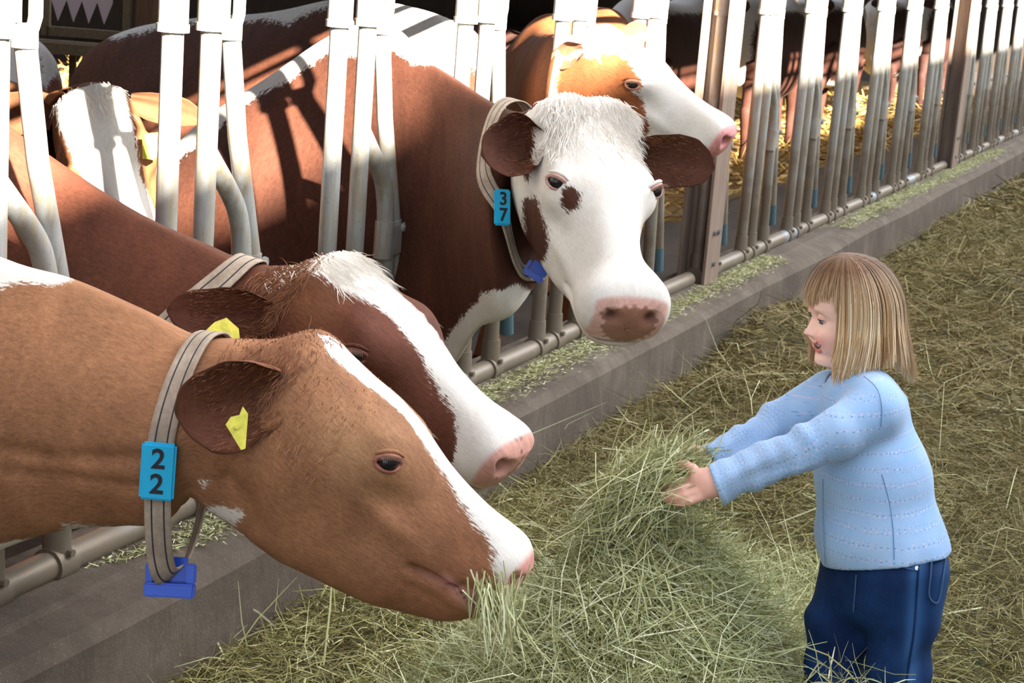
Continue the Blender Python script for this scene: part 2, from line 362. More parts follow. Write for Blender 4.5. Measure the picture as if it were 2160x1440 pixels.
for y0, y1, ms, lab in BAYS:
    fen = empty('feed_fence', (0, (y0 + y1) / 2, 0), lab, 'fence', 'bays of the cow feed fence'); fy = fen.location[1]
    for nm, z, rr in (('bottom_rail', RZ, .033), ('top_rail', 1.68, .026), ('latch_rail', 1.80, .018)):
        o = MB().tube([(0, y0 - fy, z), (0, y1 - fy, z)], rr, 18).obj(nm, RAILM if nm == 'bottom_rail' else STEEL); o.parent = fen
    for a in ms:
        kA = a > y0 + .02
        ys_ = ([a] if kA else []) + [a + .155]
        for y in ys_:
            if y > y1: continue
            place('upright', lambda: MB().tube([(0, 0, RZ), (0, 0, 1.86)], .025, 14), 'upright_tube', STEEL, fen, y)
            place('topsleeve', lambda: MB().tube([(0, 0, 1.44), (0, 0, 1.78)], .034, 14).tube([(0, 0, 1.432), (0, 0, 1.45)], .037, 14), 'top_sleeve', STEEL, fen, y)
            place('foot', lambda: MB().tube([(0, 0, RZ - .002), (0, 0, RZ + .10)], [.033, .029], 14).tube([(0, -.032, RZ), (0, .032, RZ)], .0405, 18).tube([(.03, 0, RZ + .03), (.044, 0, RZ + .03)], .009, 8), 'foot_clamp', STEEL, fen, y)
        if a + .5 > y1 + .2: continue
        yb = a + .155
        place('bent', lambda: MB().tube(smoothpath([(.0, .0, 1.155), (0, .04, 1.115), (0, .095, 1.06), (0, .14, 1.005), (0, .165, .94), (0, .175, .87), (0, .185, .80), (0, .2, .62), (0, .215, .45), (0, .22, RZ)], 4), .0245, 14), 'bent_tube', STEEL, fen, yb)
        place('foot', None, 'foot_clamp', STEEL, fen, yb + .22)
        # swing bar: pivots in the bracket, its top rests in the latch by the second upright
        place('swing', lambda: MB().tube([(.0, .082, 1.455), (.0, .088, 1.40), (0, .13, 1.18), (0, .235, .83), (0, .30, .58), (0, .335, .42)], .023, 14), 'swing_bar', STEEL, fen, yb)
        place('stopper', lambda: MB().tube([(0, .318, .50), (0, .34, .40)], .0245, 14), 'rubber_stopper', RUB, fen, yb, 'blue-grey rubber stopper')
        place('bracket', lambda: MB().tube([(0, .168, .78), (0, .170, .885)], .0275, 14).tube([(0, .225, .79), (0, .218, .885)], .0265, 14).box((-.027, .165, .785), (.027, .235, .88), bev=.006).tube([(-.034, .235, .865), (.036, .235, .865)], .009, 8).tube([(.026, .235, .865), (.034, .235, .865)], .014, 8), 'pivot_bracket', STEEL, fen, yb)
        place('latch', lambda: MB().tube([(0, .050, 1.46), (0, .050, 1.60), (0, .060, 1.63), (0, .105, 1.63), (0, .115, 1.60), (0, .115, 1.47), (0, .105, 1.445), (0, .060, 1.445), (0, .050, 1.46)], .0115, 8, flat=1.5).tube([(0, .082, 1.41), (0, .082, 1.455)], .027, 12), 'latch_loop', STEEL, fen, yb)
for i, y in enumerate(post_y):
    p = empty('steel_post', (0, y, 0), ['grey-brown steel post left of the nearest fence bay', 'brown post right of the cow looking sideways, between near and middle fence bays', 'brown post between the middle and farthest fence bays', 'brown post at the far end of the fence'][i], 'post', 'posts of the feed fence')
    for (lo, hi), nm in zip((((.05, -.10, .262), (.064, .10, 2.75)), ((-.064, -.10, .29), (-.05, .10, 2.75)), ((-.05, -.008, .27), (.05, .008, 2.75))), ('front_flange', 'rear_flange', 'web')):
        o = MB().box(lo, hi, bev=.002).obj(nm, POSTM, None, False); o.parent = p
    for by, bz in ((.03, .50), (-.03, .50), (0, .36)):
        o = MB().tube([(.06, by, bz), (.075, by, bz)], .011, 8).obj('bolt', BOLT, None, False); o.parent = p
# ---------------------------------------------------------------- cows
def m_coat():
    t = NT('cow_coat'); fl = t.attr('flow').outputs['Vector']
    mp = t.n('ShaderNodeMapping'); mp.inputs['Scale'].default_value = (1, 3.2, 1); t.l(fl, mp.inputs['Vector'])
    n1 = t.noise(70, 3, .65, mp.outputs[0], .6); n0 = t.noise(11, 3, .6, fl, .5)
    mp2 = t.n('ShaderNodeMapping'); mp2.inputs['Scale'].default_value = (1, 5, 1); t.l(fl, mp2.inputs['Vector'])
    n2 = t.noise(260, 2, .6, mp2.outputs[0], .4)
    tone = t.attr('tone').outputs['Vector']
    br = t.mix(.55, tone, t.ramp(n1, [(.3, (.55, .55, .55)), (.7, (1.35, 1.35, 1.35))]), 'MULTIPLY')
    br = t.mix(.6, br, t.ramp(n0, [(.3, (.62, .60, .58)), (.7, (1.3, 1.27, 1.24))]), 'MULTIPLY')
    br = t.mix(.30, br, t.ramp(n2, [(.35, (.4, .4, .4)), (.65, (1.5, 1.5, 1.5))]), 'MULTIPLY')
    wc = t.mix(t.ramp(n0, [(.35, (0, 0, 0)), (.75, (.5, .5, .5))]), (.66, .64, .61), (.50, .46, .40))
    wc = t.mix(.35, wc, t.ramp(n1, [(.3, (.75, .73, .7)), (.6, (1.1, 1.1, 1.1))]), 'MULTIPLY')
    wm = t.math('ADD', t.attr('white').outputs['Fac'], t.math('MULTIPLY', t.math('SUBTRACT', n1, .5), .040))
    wm = t.math('ADD', wm, t.math('MULTIPLY', t.math('SUBTRACT', n0, .5), .030))
    wm = t.math('MULTIPLY_ADD', wm, 160, .5); wm = t.math('MINIMUM', t.math('MAXIMUM', wm, 0), 1)
    c = t.mix(wm, br, wc)
    sk = t.attr('skinmask').outputs['Fac']
    spk = t.noise(60, 3, .6, fl)
    sc = t.mix(.6, t.attr('skin').outputs['Vector'], t.ramp(spk, [(.35, (.8, .75, .75)), (.65, (1.15, 1.15, 1.15))]), 'MULTIPLY')
    c = t.mix(sk, c, sc)
    t.bump(t.math('ADD', t.math('MULTIPLY', n1, .6), t.math('MULTIPLY', n2, .5)), .35, .004)
    ro = t.math('MULTIPLY_ADD', sk, -.33, .72)
    return t.out(c, ro, 0, .18)
COAT = m_coat()
EYEM = flat('cow_eye', (.012, .008, .010), .06, 0, .35)
LASHM = flat('cow_lashes', (.16, .10, .07), .7)
HOOF = flat('hoof', (.05, .04, .03), .6)
def m_strap():
    t = NT('woven_collar_strap'); a = t.attr('across').outputs['Fac']; n1 = t.noise(120, 3, .6, t.obj()); n0 = t.noise(14, 3, .6, t.obj())
    c = t.ramp(n0, [(.3, (.26, .20, .155)), (.7, (.42, .35, .28))]); c = t.mix(.5, c, t.ramp(n1, [(.3, (.7, .7, .7)), (.7, (1.2, 1.2, 1.2))]), 'MULTIPLY')
    d1 = t.math('ABSOLUTE', t.math('SUBTRACT', t.math('ABSOLUTE', a), .46))
    c = t.mix(t.ramp(d1, [(.045, (1, 1, 1)), (.075, (0, 0, 0))]), c, (.018, .02, .028))
    t.bump(n1, .4, .001); return t.out(c, .85)
STRAP = m_strap()
TAGB = flat('cyan_plastic', (.012, .42, .74), .35); BUCK = flat('blue_plastic', (.006, .07, .52), .35); TAGT = flat('black_print', (.01, .01, .02), .6)
YEL = NT('yellow_ear_tag'); YEL = YEL.out(YEL.mix(YEL.ramp(YEL.noise(60, 3, .6, YEL.obj()), [(.4, (0, 0, 0)), (.65, (.7, .7, .7))]), (.66, .60, .07), (.34, .36, .03)), .5)

# canonical head: sagittal sections (x along the face from the poll, z dorsal): top point, bottom point, half widths at the top, middle, bottom
HEAD = [
 (-.080, -.110, .050, -.372, .060, .088, .055),
 (-.032, -.062, .095, -.356, .074, .100, .058),
 (.000, -.016, .122, -.346, .084, .106, .060),
 (.030, .006, .148, -.338, .094, .112, .062),
 (.080, .012, .180, -.328, .100, .116, .064),
 (.135, .014, .212, -.315, .102, .117, .064),
 (.190, .018, .248, -.300, .104, .116, .063),
 (.240, .016, .284, -.282, .098, .109, .062),
 (.290, .008, .322, -.264, .074, .097, .060),
 (.340, .001, .360, -.245, .058, .085, .057),
 (.390, -.002, .402, -.222, .051, .075, .052),
 (.435, -.002, .440, -.202, .052, .069, .048),
 (.475, .002, .474, -.186, .060, .073, .046),
 (.510, .002, .500, -.172, .066, .077, .046),
 (.535, -.008, .518, -.160, .064, .074, .044),
 (.552, -.024, .530, -.146, .056, .066, .038)]
def head_rings(O, Fv, Uv, s, tweak=None):
    Fv = unit(Fv); Uv = unit(Uv - Fv * (Uv @ Fv)); Lv = np.cross(Uv, Fv)
    R = []
    for h in HEAD:
        xt, zt, xb, zb, a, b, c = h
        if tweak: xt, zt, xb, zb, a, b, c = tweak(*h)
        R.append((O + s * (xt * Fv + zt * Uv), O + s * (xb * Fv + zb * Uv), Lv, s * a, s * b, s * c))
    return R, (O, Fv, Uv, Lv, s)
def px_of(P):                                   # image pixel at which the camera sees a world point
    c = (P - CC) @ CR; return np.stack([1080 - 3800 * c[:, 0] / c[:, 2], 720 + 3800 * c[:, 1] / c[:, 2]], 1)
def cow_loft(rings, nhead, frame, nb=90, nh=190, m=132):
    """rings: (top, bottom, lateral, wt, wm, wb) from the rump to the muzzle; the last nhead belong to the head"""
    T = np.array([r[0] for r in rings]); B = np.array([r[1] for r in rings]); L = np.array([r[2] for r in rings]); Wd = np.array([[r[3], r[4], r[5]] for r in rings])
    n = len(rings); nbk = n - nhead
    t = np.concatenate([np.linspace(0, nbk, nb, endpoint=False), np.linspace(nbk, n - 1, nh)])
    T = cr(T, t); B = cr(B, t); L = unit(cr(L, t)); Wd = cr(Wd, t)
    th = np.linspace(0, 2 * PI, m, endpoint=False); c = np.cos(th); s = np.sin(th); v = (1 - c) / 2
    # width profile over the height (wt at .12, wm at .5, wb at .88)
    wt, wm, wb = Wd[:, :1], Wd[:, 1:2], Wd[:, 2:3]
    l0 = (v - .5) * (v - .88) / ((.12 - .5) * (.12 - .88)); l1 = (v - .12) * (v - .88) / ((.5 - .12) * (.5 - .88)); l2 = (v - .12) * (v - .5) / ((.88 - .12) * (.88 - .5))
    env = np.abs(s) ** .72
    k0 = (4 * .12 * .88) ** .36; w_ = wt / k0 * l0 + wm * l1 + wb / k0 * l2
    lat = np.sign(s) * env * w_
    cen = (T + B) / 2; U = (T - B) / 2
    V = cen[:, None, :] + U[:, None, :] * c[None, :, None] + L[:, None, :] * lat[:, :, None]
    return V, t
def grid_normals(V):
    du = np.gradient(V, axis=0); dv = (np.roll(V, -1, 1) - np.roll(V, 1, 1)) / 2
    return unit(np.cross(dv, du) + 1e-12)
EYE = V3(.225, .116, -.052); NOS = V3(.536, .047, -.047)
def ear_mesh(base, d, nrm, L=.19, Wd=.062, cup=.6, nu=22, nv=17, curl=.0):
    """cupped leaf: thick shell, inner face along nrm"""
    d = unit(d); nrm = unit(nrm - d * (nrm @ d)); s = np.cross(d, nrm); V = []
    u = np.linspace(0, 1, nu); v = np.linspace(-1, 1, nv)
    prof = np.interp(u, [0, .1, .25, .5, .75, .9, .97, 1], [.50, .66, .88, 1, .88, .60, .33, .06])
    for face in (0, 1):
        for i in range(nu):
            A_ = .55 + 2.1 * cup * (1 - u[i]) ** 1.3; wv = Wd * prof[i]
            rad = wv / math.sin(min(A_, PI / 2)); rad *= 1 - .30 * max(0, A_ - PI / 2) / 1.0
            ang = v * A_ * (1 + .10 * np.sin(7 * u[i]) * v)
            lat = rad * np.sin(ang); dep = rad * (1 - np.cos(ang)); tot = rad * (1 - math.cos(A_))
            cen = base + d * L * u[i] + nrm * curl * u[i] ** 2 * L
            th = (.0055 * (1 - .4 * u[i]) + .003) * (1 - .75 * v ** 4) * (1 if face == 0 else -1)
            rid = .006 * np.exp(-((np.abs(v) - .35) / .15) ** 2) * (1 - u[i]) * (face == 0)
            V.append(cen + s * lat[:, None] + nrm * (dep - .45 * tot + th + rid)[:, None])
    V = np.array(V).reshape(2, nu, nv, 3)
    a = np.arange(2 * nu * nv).reshape(2, nu, nv); Q = []
    Q += np.stack([a[0, :-1, :-1], a[0, 1:, :-1], a[0, 1:, 1:], a[0, :-1, 1:]], -1).reshape(-1, 4).tolist()
    Q += np.stack([a[1, :-1, :-1], a[1, :-1, 1:], a[1, 1:, 1:], a[1, 1:, :-1]], -1).reshape(-1, 4).tolist()
    for i in range(nu - 1):
        Q.append([a[0, i, 0], a[1, i, 0], a[1, i + 1, 0], a[0, i + 1, 0]]); Q.append([a[0, i, -1], a[0, i + 1, -1], a[1, i + 1, -1], a[1, i, -1]])
    for j in range(nv - 1): Q.append([a[0, -1, j], a[1, -1, j], a[1, -1, j + 1], a[0, -1, j + 1]])
    inner = np.concatenate([np.ones(nu * nv), np.zeros(nu * nv)])
    uu = np.tile(np.repeat(u, nv), 2); vv = np.tile(np.tile(v, nu), 2)
    return V.reshape(-1, 3), Q, inner, uu, vv
def lids(E, n, f, s):
    """almond rims around the eyeball: E centre, n outward, f along the lid"""
    n = unit(n); f = unit(f - n * (f @ n)); g = np.cross(n, f); V = []; k = 40; r = 10
    if g[2] < 0: g = -g
    for i in range(k):
        p = 2 * PI * i / k; cp, sp = math.cos(p), math.sin(p)
        up = sp > 0
        rx, ry = .0235, (.0140 if up else .0118); lift = .0160 - .0085 * cp * cp
        c = E + s * (f * rx * cp + g * ry * sp + n * lift)
        rad = s * (.0050 if up else .0038) * (1 - .25 * cp * cp)
        out = unit(f * cp * .5 + g * sp)
        for j in range(r):
            q = 2 * PI * j / r; V.append(c + rad * (math.cos(q) * out * 1.15 + math.sin(q) * n * .9))
    F = [(i * r + j, i * r + (j + 1) % r, ((i + 1) % k) * r + (j + 1) % r, ((i + 1) % k) * r + j) for i in range(k) for j in range(r)]
    return V, F
def sph(c, r, nu=20, nv=14):
    V = [c + r * V3(math.sin(PI * i / nv) * math.cos(2 * PI * j / nu), math.sin(PI * i / nv) * math.sin(2 * PI * j / nu), math.cos(PI * i / nv)) for i in range(nv + 1) for j in range(nu)]
    F = [(i * nu + j, (i + 1) * nu + j, (i + 1) * nu + (j + 1) % nu, i * nu + (j + 1) % nu) for i in range(nv) for j in range(nu)]
    return V, F
def m_hair(name, c0, c1, c2):
    t = NT(name); g = t.n('ShaderNodeNewGeometry'); c = t.ramp(g.outputs['Random Per Island'], [(0, c0), (.5, c1), (1, c2)])
    return t.out(c, .55, 0, .3)
WHAIR = m_hair('white_cow_hair', (.58, .53, .46), (.76, .72, .66), (.86, .84, .80))
BHAIR = m_hair('brown_cow_hair', (.10, .035, .015), (.19, .07, .028), (.30, .12, .05))
def build_cow(loc, label, group, rings, head, tone_fn, white_fn, skin_fn, ears, legs=(), nb=90, mouth=0., EYE=EYE, eyefwd=.15, earhair=0, folds=(), eyes=(1, -1), m=132, nh=190, eyec=(.30, .12, .09), squeeze=1.):
    O, Fv, Uv, Lv, s = head
    root = empty('cow', loc, label, 'cow', group)
    G, t = cow_loft(rings, len(HEAD), head, nb, nh, m)
    cc = G[-1].mean(0); pn = unit(np.cross(G[-1, 0] - G[-1, m // 2], G[-1, m // 4] - G[-1, 3 * m // 4])); pn = pn * np.sign(pn @ Fv); nc = 24
    aa = np.linspace(0, 1, nc + 1)[1:] * .97; capr = [cc + (G[-1] - cc) * (1 - a_ ** 1.25) + pn * .013 * s * (1 - (1 - a_) ** 2.2) for a_ in aa]
    G = np.concatenate([G, np.array(capr)]); t = np.concatenate([t, t[-1] + aa * 1e-3])
    nbk = len(rings) - len(HEAD); ring_t = t
    loc_of = lambda P: np.stack([(P - O) @ Fv, (P - O) @ Lv, (P - O) @ Uv], -1) / s
    N = grid_normals(G)
    cenv = G.mean(1, keepdims=True); sgn = np.sign(((G - cenv) * N).sum()); N = N * sgn
    h = loc_of(G); ishead = (t > nbk - .5)[:, None]
    disp = np.zeros(G.shape[:2]); hx, hy, hz = h[..., 0], h[..., 1], h[..., 2]; ay = np.abs(hy)
    g3 = lambda c, r: np.exp(-(((hx - c[0]) / r[0]) ** 2 + ((ay - c[1]) / r[1]) ** 2 + ((hz - c[2]) / r[2]) ** 2))
    disp += .020 * g3((EYE[0], .10, -.050), (.050, .05, .040))                  # orbit
    disp += .012 * g3((EYE[0] - .03, .105, -.018), (.045, .04, .022))                 # brow ridge
    disp -= .010 * g3((EYE[0] + .06, .10, -.085), (.04, .05, .030))                   # hollow in front of the eye
    disp += .010 * g3((.10, .12, -.21), (.075, .05, .075))                    # jaw muscle
    disp -= .008 * g3((.23, .11, -.22), (.04, .06, .06))
    disp += .007 * g3((.33, .08, -.12), (.10, .04, .018))                     # facial crest
    disp -= .006 * g3((.38, .07, -.165), (.06, .04, .03))
    disp -= .007 * g3((.10, .0, .01), (.08, .03, .03)); disp += .010 * g3((.0, .05, .0), (.05, .05, .03))
    disp += .010 * g3((.05, .085, -.02), (.025, .03, .03))                    # horn bump
    disp += .009 * g3((.525, .050, -.045), (.022, .028, .030))                # nostril wing
    disp += .006 * g3((.49, .06, -.10), (.04, .03, .022))                     # upper lip
    mz = -.128 - .35 * np.clip(.50 - hx, 0, .1)
    mw = sm(.405, .435, hx)
    disp -= (.0085 + .012 * mouth) * np.exp(-((hz - mz) / .0055) ** 2) * mw * (1 + 0 * ay)
    disp += .004 * np.exp(-((hz - mz + .02) / .010) ** 2) * mw
    nd = .030 * g3((.560, .043, -.052), (.03, .0165, .0145)) + .018 * g3((.552, .058, -.042), (.02, .008, .009)) + .004 * g3((.56, 0, -.075), (.03, .003, .03))
    # slight irregularity of hide and muscle
    q = G.reshape(-1, 3) @ np.array([[1, .3, 0], [0, 1, .2], [.1, 0, 1.]])
    body = .006 * np.sin(q[:, 0] * 9 + 1.2 * np.sin(q[:, 2] * 7)) * np.sin(q[:, 2] * 8 + q[:, 1] * 5)
    disp = disp * ishead * s + body.reshape(disp.shape) * (~ishead)
    if folds: 
        qf = px_of(G.reshape(-1, 3)); fd = np.zeros(len(qf))
        for pl, wd_, am in folds:
            P_ = curve(np.array(pl, float), 6); fd -= am * np.exp(-(np.min(np.hypot(qf[:, None, 0] - P_[None, :, 0], qf[:, None, 1] - P_[None, :, 1]), 1) / wd_) ** 2)
        disp = disp + fd.reshape(disp.shape)
    G = G + N * disp[..., None] - Fv * (nd * ishead * s)[..., None]
    nr = len(t); V = G.reshape(-1, 3); a = np.arange(nr * m).reshape(nr, m)
    F = np.stack([a[:-1, :], a[1:, :], np.roll(a, -1, 1)[1:, :], np.roll(a, -1, 1)[:-1, :]], -1).reshape(-1, 4)
    if sgn < 0: F = F[:, ::-1]
    F = F.tolist()
    V = np.vstack([V, G[0].mean(0), G[-1].mean(0) + Fv * .004 * s]); i0, i1 = nr * m, nr * m + 1
    F += [[i0, (k + 1) % m, k][::int(sgn)] for k in range(m)] + [[i1, (nr - 1) * m + k, (nr - 1) * m + (k + 1) % m][::int(sgn)] for k in range(m)]
    seg = np.zeros(len(V), int); uu = np.zeros(len(V)); vv = np.zeros(len(V)); rt = np.concatenate([np.repeat(t, m), [t[0], t[-1]]])
    arc = np.concatenate([[0], np.cumsum(np.linalg.norm(np.diff((G[:, 0] + G[:, m // 2]) / 2, axis=0), axis=1))])
    thn = np.minimum(np.arange(m), m - np.arange(m)) / m
    flow = np.stack([np.repeat(arc, m), np.tile(thn, nr) * .9, np.tile(np.sign(np.arange(m) - m / 2), nr) * .5], 1); flow = np.vstack([flow, flow[0], flow[-1]])
    def join(v, f, sg, uo=None, vo=None, fl=None):
        nonlocal V, seg, uu, vv, flow, rt
        b = len(V); v = np.array(v); V = np.vstack([V, v]); F.extend([[int(i) + b for i in g] for g in f]); k = len(v)
        seg = np.concatenate([seg, np.full(k, sg) if np.isscalar(sg) else sg]); uu = np.concatenate([uu, uo if uo is not None else np.zeros(k)]); vv = np.concatenate([vv, vo if vo is not None else np.zeros(k)])
        flow = np.vstack([flow, fl if fl is not None else v * np.array([1, 1, 1])]); rt = np.concatenate([rt, np.full(k, t[-1])])
    eyeobjs = []
    hh = loc_of(G); Nn = grid_normals(G); Nn = Nn * np.sign(((G - G.mean(1, keepdims=True)) * Nn).sum())
    for sd in eyes:
        q = (hh[..., 0] - EYE[0]) ** 2 + (hh[..., 2] - EYE[2]) ** 2 + (np.sign(hh[..., 1]) != sd) * 9 + (~ishead) * 9
        i, j = np.unravel_index(np.argmin(q), q.shape); nn = unit(Nn[i, j] + eyefwd * Fv + .3 * (eyefwd - .15) * Uv); E = G[i, j] - nn * .0120 * s
        lv, lf = lids(E, nn, Fv * .8 + Uv * .45, s); join(lv, lf, 3)
        FE = unit(Fv * .8 + Uv * .45 - nn * ((Fv * .8 + Uv * .45) @ nn)); gg = unit(np.cross(nn, FE)); gg = gg if gg @ Uv > 0 else -gg; fo = [E + s * (FE * .027 * q_ + gg * (.0225 - .010 * q_ * q_) + nn * (.0125 - .007 * q_ * q_)) for q_ in np.linspace(-1, 1, 11)]
        mb_ = MB().tube(fo, [s * .0042 * (1 - .7 * abs(q_) ** 3) for q_ in np.linspace(-1, 1, 11)], 10); join(mb_.v, mb_.f, 5)
        ls = MB()
        for q_ in np.linspace(-.75, .75, 15):
            p0 = E + s * (FE * .022 * q_ + gg * (.0150 - .006 * q_ * q_) + nn * (.0175 - .006 * q_ * q_)); ls.tube([p0, p0 + s * (nn * .010 + gg * .002 + FE * .004 * q_), p0 + s * (nn * .017 - gg * .003 + FE * .008 * q_)], [.0006 * s, .0005 * s, .0002 * s], 4)
        ls.obj('eyelashes', LASHM, root)
        ev, ef = sph(E + nn * .0015 * s, .0205 * s); eyeobjs.append((ev, ef))
    eh_ = []; r_e = np.random.default_rng(77)
    for (bs, dw, nw, L_, W_, cup) in ears:
        base = O + s * (bs[0] * Fv + bs[1] * Lv + bs[2] * Uv)
        v, f, inner, u_, v_ = ear_mesh(base, dw, nw, L_ * s, W_ * s, cup)
        if earhair:
            k_ = r_e.choice(np.where((inner > .5) & (u_ < .8) & (np.abs(v_) < .98))[0], earhair); b_ = v[k_]; dd_ = unit(unit(nw) * .55 + unit(dw) * .8 + r_e.normal(size=(earhair, 3)) * .28)
            eh_.append((b_, dd_, .026 * (1.1 - u_[k_]) * s))
        join(v, f, np.where(inner > .5, 2, 1), u_, v_, np.stack([u_ * .2, v_ * .1, inner], 1))
    for pts in legs:
        P = curve(np.array([p[:3] for p in pts], float), 6); R_ = curve(np.array([[p[3], p[3], p[3]] for p in pts], float), 6)[:, 0]
        mb = MB().tube(P, list(R_), 20); join(mb.v, mb.f, 4)
    hl = loc_of(V)
    A = dict(V=V, h=hl, seg=seg, u=uu, v=vv, rt=rt, nbk=nbk)
    tone = tone_fn(A); white = white_fn(A); skin, skm = skin_fn(A)
    lid = seg == 3
    tone[lid] = eyec; skin[lid] = eyec; skm = np.where(lid, .85, skm)
    o = meshobj('body', V, F, COAT, root, True, dict(white=white, skinmask=skm), dict(tone=tone, skin=skin, flow=flow))
    for b_, dd_, L_e in eh_:
        q_ = strands('ear_hair', b_, dd_, L_e, np.full(len(b_), .0009), BHAIR, root, 3, .02, r_e, .12); q_['kind'] = 'stuff'
    for ev, ef in eyeobjs: meshobj('eye', ev, ef, EYEM, root)
    return root, o, dict(G=G, N=N, t=t, nbk=nbk, frame=head)
def strap(root, info, rt, tilt=0., off=.012, hw=.022, name='collar', drop=0., a0=0., wave=0.):
    """a woven band around the neck at ring parameter rt; returns the object and a sampler"""
    G = info['G']; N = info['N']; t = info['t']; m = G.shape[1]
    def at(rr, k):
        rr = np.clip(rr, 0, t[-1]); i = np.searchsorted(t, rr) - 1; i = max(0, min(i, len(t) - 2)); f = (rr - t[i]) / (t[i + 1] - t[i])
        return G[i, k] * (1 - f) + G[i + 1, k] * f, unit(N[i, k] * (1 - f) + N[i + 1, k] * f)
    C = []; NN = []
    for k in range(m):
        v = (1 - math.cos(2 * PI * k / m)) / 2
        p, n_ = at(rt + tilt * v, k); C.append(p + n_ * off); NN.append(n_)
    C = np.array(C); NN = np.array(NN)
    for _ in range(6): C = (np.roll(C, 1, 0) + 2 * C + np.roll(C, -1, 0)) / 4
    v = (1 - np.cos(2 * PI * np.arange(m) / m)) / 2
    C = C + V3(0, 0, -drop) * (sm(.55, 1, v))[:, None]
    Tn = unit(np.roll(C, -1, 0) - np.roll(C, 1, 0)); Bn = unit(np.cross(NN, Tn)); NN = unit(np.cross(Tn, Bn))
    V = []; ac = []; w = np.linspace(-1, 1, 9)
    for side in (1, -1):
        for k in range(m):
            for q in w: V.append(C[k] + Bn[k] * hw * q + NN[k] * .0018 * side); ac.append(q)
    a = np.arange(2 * m * 9).reshape(2, m, 9); F = []
    for k in range(m):
        k2 = (k + 1) % m
        for j in range(8):
            F.append([a[0, k, j], a[0, k2, j], a[0, k2, j + 1], a[0, k, j + 1]]); F.append([a[1, k, j], a[1, k, j + 1], a[1, k2, j + 1], a[1, k2, j]])
        F.append([a[0, k, 0], a[1, k, 0], a[1, k2, 0], a[0, k2, 0]]); F.append([a[0, k, 8], a[0, k2, 8], a[1, k2, 8], a[1, k, 8]])
    o = meshobj(name, V, F, STRAP, root, True, dict(across=ac))
    return o, C, NN, Tn, Bn
def text_mesh(body, size, depth):
    cu = bpy.data.curves.new('tmp', 'FONT'); cu.body = body; cu.size = size; cu.extrude = depth; cu.align_x = 'CENTER'; cu.align_y = 'CENTER'
    try: cu.offset = size * .020
    except Exception: pass
    ob = bpy.data.objects.new('tmp', cu); COL.objects.link(ob); dg = bpy.context.evaluated_depsgraph_get()
    me = bpy.data.meshes.new_from_object(ob.evaluated_get(dg)); v = np.array([tuple(q.co) for q in me.vertices]); f = [tuple(p.vertices) for p in me.polygons]
    bpy.data.objects.remove(ob); bpy.data.curves.remove(cu); bpy.data.meshes.remove(me); return v, f
def number_tag(parent, pos, right, up, n, digits, w=.062, h=.092, fs=.052):
    right = unit(right); n = unit(n); up = unit(up - n * (up @ n)); right = np.cross(up, n); R = np.stack([right, up, n], 1)
    mb = MB().box((-w / 2, -h / 2, -.004), (w / 2, h / 2, .008), R, pos, bev=.004); nf = len(mb.f)
    for i, d in enumerate(digits):
        v, f = text_mesh(d, fs, .0008); v = v + V3(0, (.5 - i) * h * .44 * 1.0, .0085)
        mb.add([pos + R @ q for q in v], f)
    o = mb.obj('number_tag', [TAGB, TAGT], parent); o['label'] = 'cyan plastic tag reading ' + ' '.join(digits)
    for i, p in enumerate(o.data.polygons): p.material_index = 1 if i >= nf else 0
    return o
def hair_tuft(name, root, info, sel, length, width, dirfn, curl, mat, seed=1, seg=4, n=4000):
    r = np.random.default_rng(seed); G = info['G']; N = info['N']; O, Fv, Uv, Lv, s = info['frame']
    h = np.stack([(G - O) @ Fv, (G - O) @ Lv, (G - O) @ Uv], -1) / s
    wsel = sel(h[..., 0], h[..., 1], h[..., 2]) * (info['t'] > info['nbk'] - .5)[:, None]; p = wsel.ravel(); p = p / p.sum()
    idx = r.choice(len(p), n, p=p); P = G.reshape(-1, 3)[idx] + r.normal(size=(n, 3)) * .003; NN = N.reshape(-1, 3)[idx]; hh = h.reshape(-1, 3)[idx]
    d = dirfn(hh, NN, Fv, Lv, Uv); d = unit(d + r.normal(size=(n, 3)) * .18)
    # clumps share a phase
    ph = np.floor(hh[:, 0] * 60) * 1.7 + np.floor(hh[:, 1] * 60) * 2.3
    side = unit(np.cross(d, NN)); L = length * r.uniform(.6, 1.1, n); rows = []; q = P - NN * .002
    wv = width * r.uniform(.7, 1.3, n); wd = unit(np.cross(d, unit(CC - q)))
    for k in range(seg + 1):
        f = k / seg; tw = wv * (1 - .85 * f ** 2); rows += [q - wd * tw[:, None] / 2, q + wd * tw[:, None] / 2]
        bend = curl * np.sin(ph + f * 2.6); d2 = unit(d * (1 - .2 * f) + side * bend[:, None] * f - NN * (.35 * f ** 1.5)[..., None] if np.ndim(f) else d * (1 - .2 * f) + side * bend[:, None] * f - NN * .45 * f)
        q = q + d2 * (L / seg)[:, None]
    V = np.stack(rows, 1).reshape(-1, 3); kk = 2 * (seg + 1); b = np.arange(n)[:, None] * kk
    Q = np.concatenate([b + np.array([[2 * s_, 2 * s_ + 1, 2 * s_ + 3, 2 * s_ + 2]]) for s_ in range(seg)], 0)
    o = fastmesh(name, V, Q, mat, root, True); o['kind'] = 'stuff'; return o
def bodyrings(frame_o, fwd, hts=1., wid=1., upto=99):
    """trunk sections in front of the rump; frame_o = point on the ground below the withers"""
    f = unit(fwd); l = np.cross(V3(0, 0, 1), f)
    T = [(-1.72, 1.08, -1.70, .98, .04), (-1.70, 1.22, -1.64, .80, .13), (-1.55, 1.32, -1.48, .66, .20), (-1.25, 1.35, -1.25, .56, .26), (-.85, 1.32, -.85, .48, .32), (-.45, 1.31, -.45, .47, .32), (-.10, 1.35, -.08, .50, .25)][:upto]
    return [(frame_o + f * a * hts + V3(0, 0, b * hts), frame_o + f * c * hts + V3(0, 0, d * hts), l, w_ * .62 * wid, w_ * wid, w_ * .7 * wid) for a, b, c, d, w_ in T]
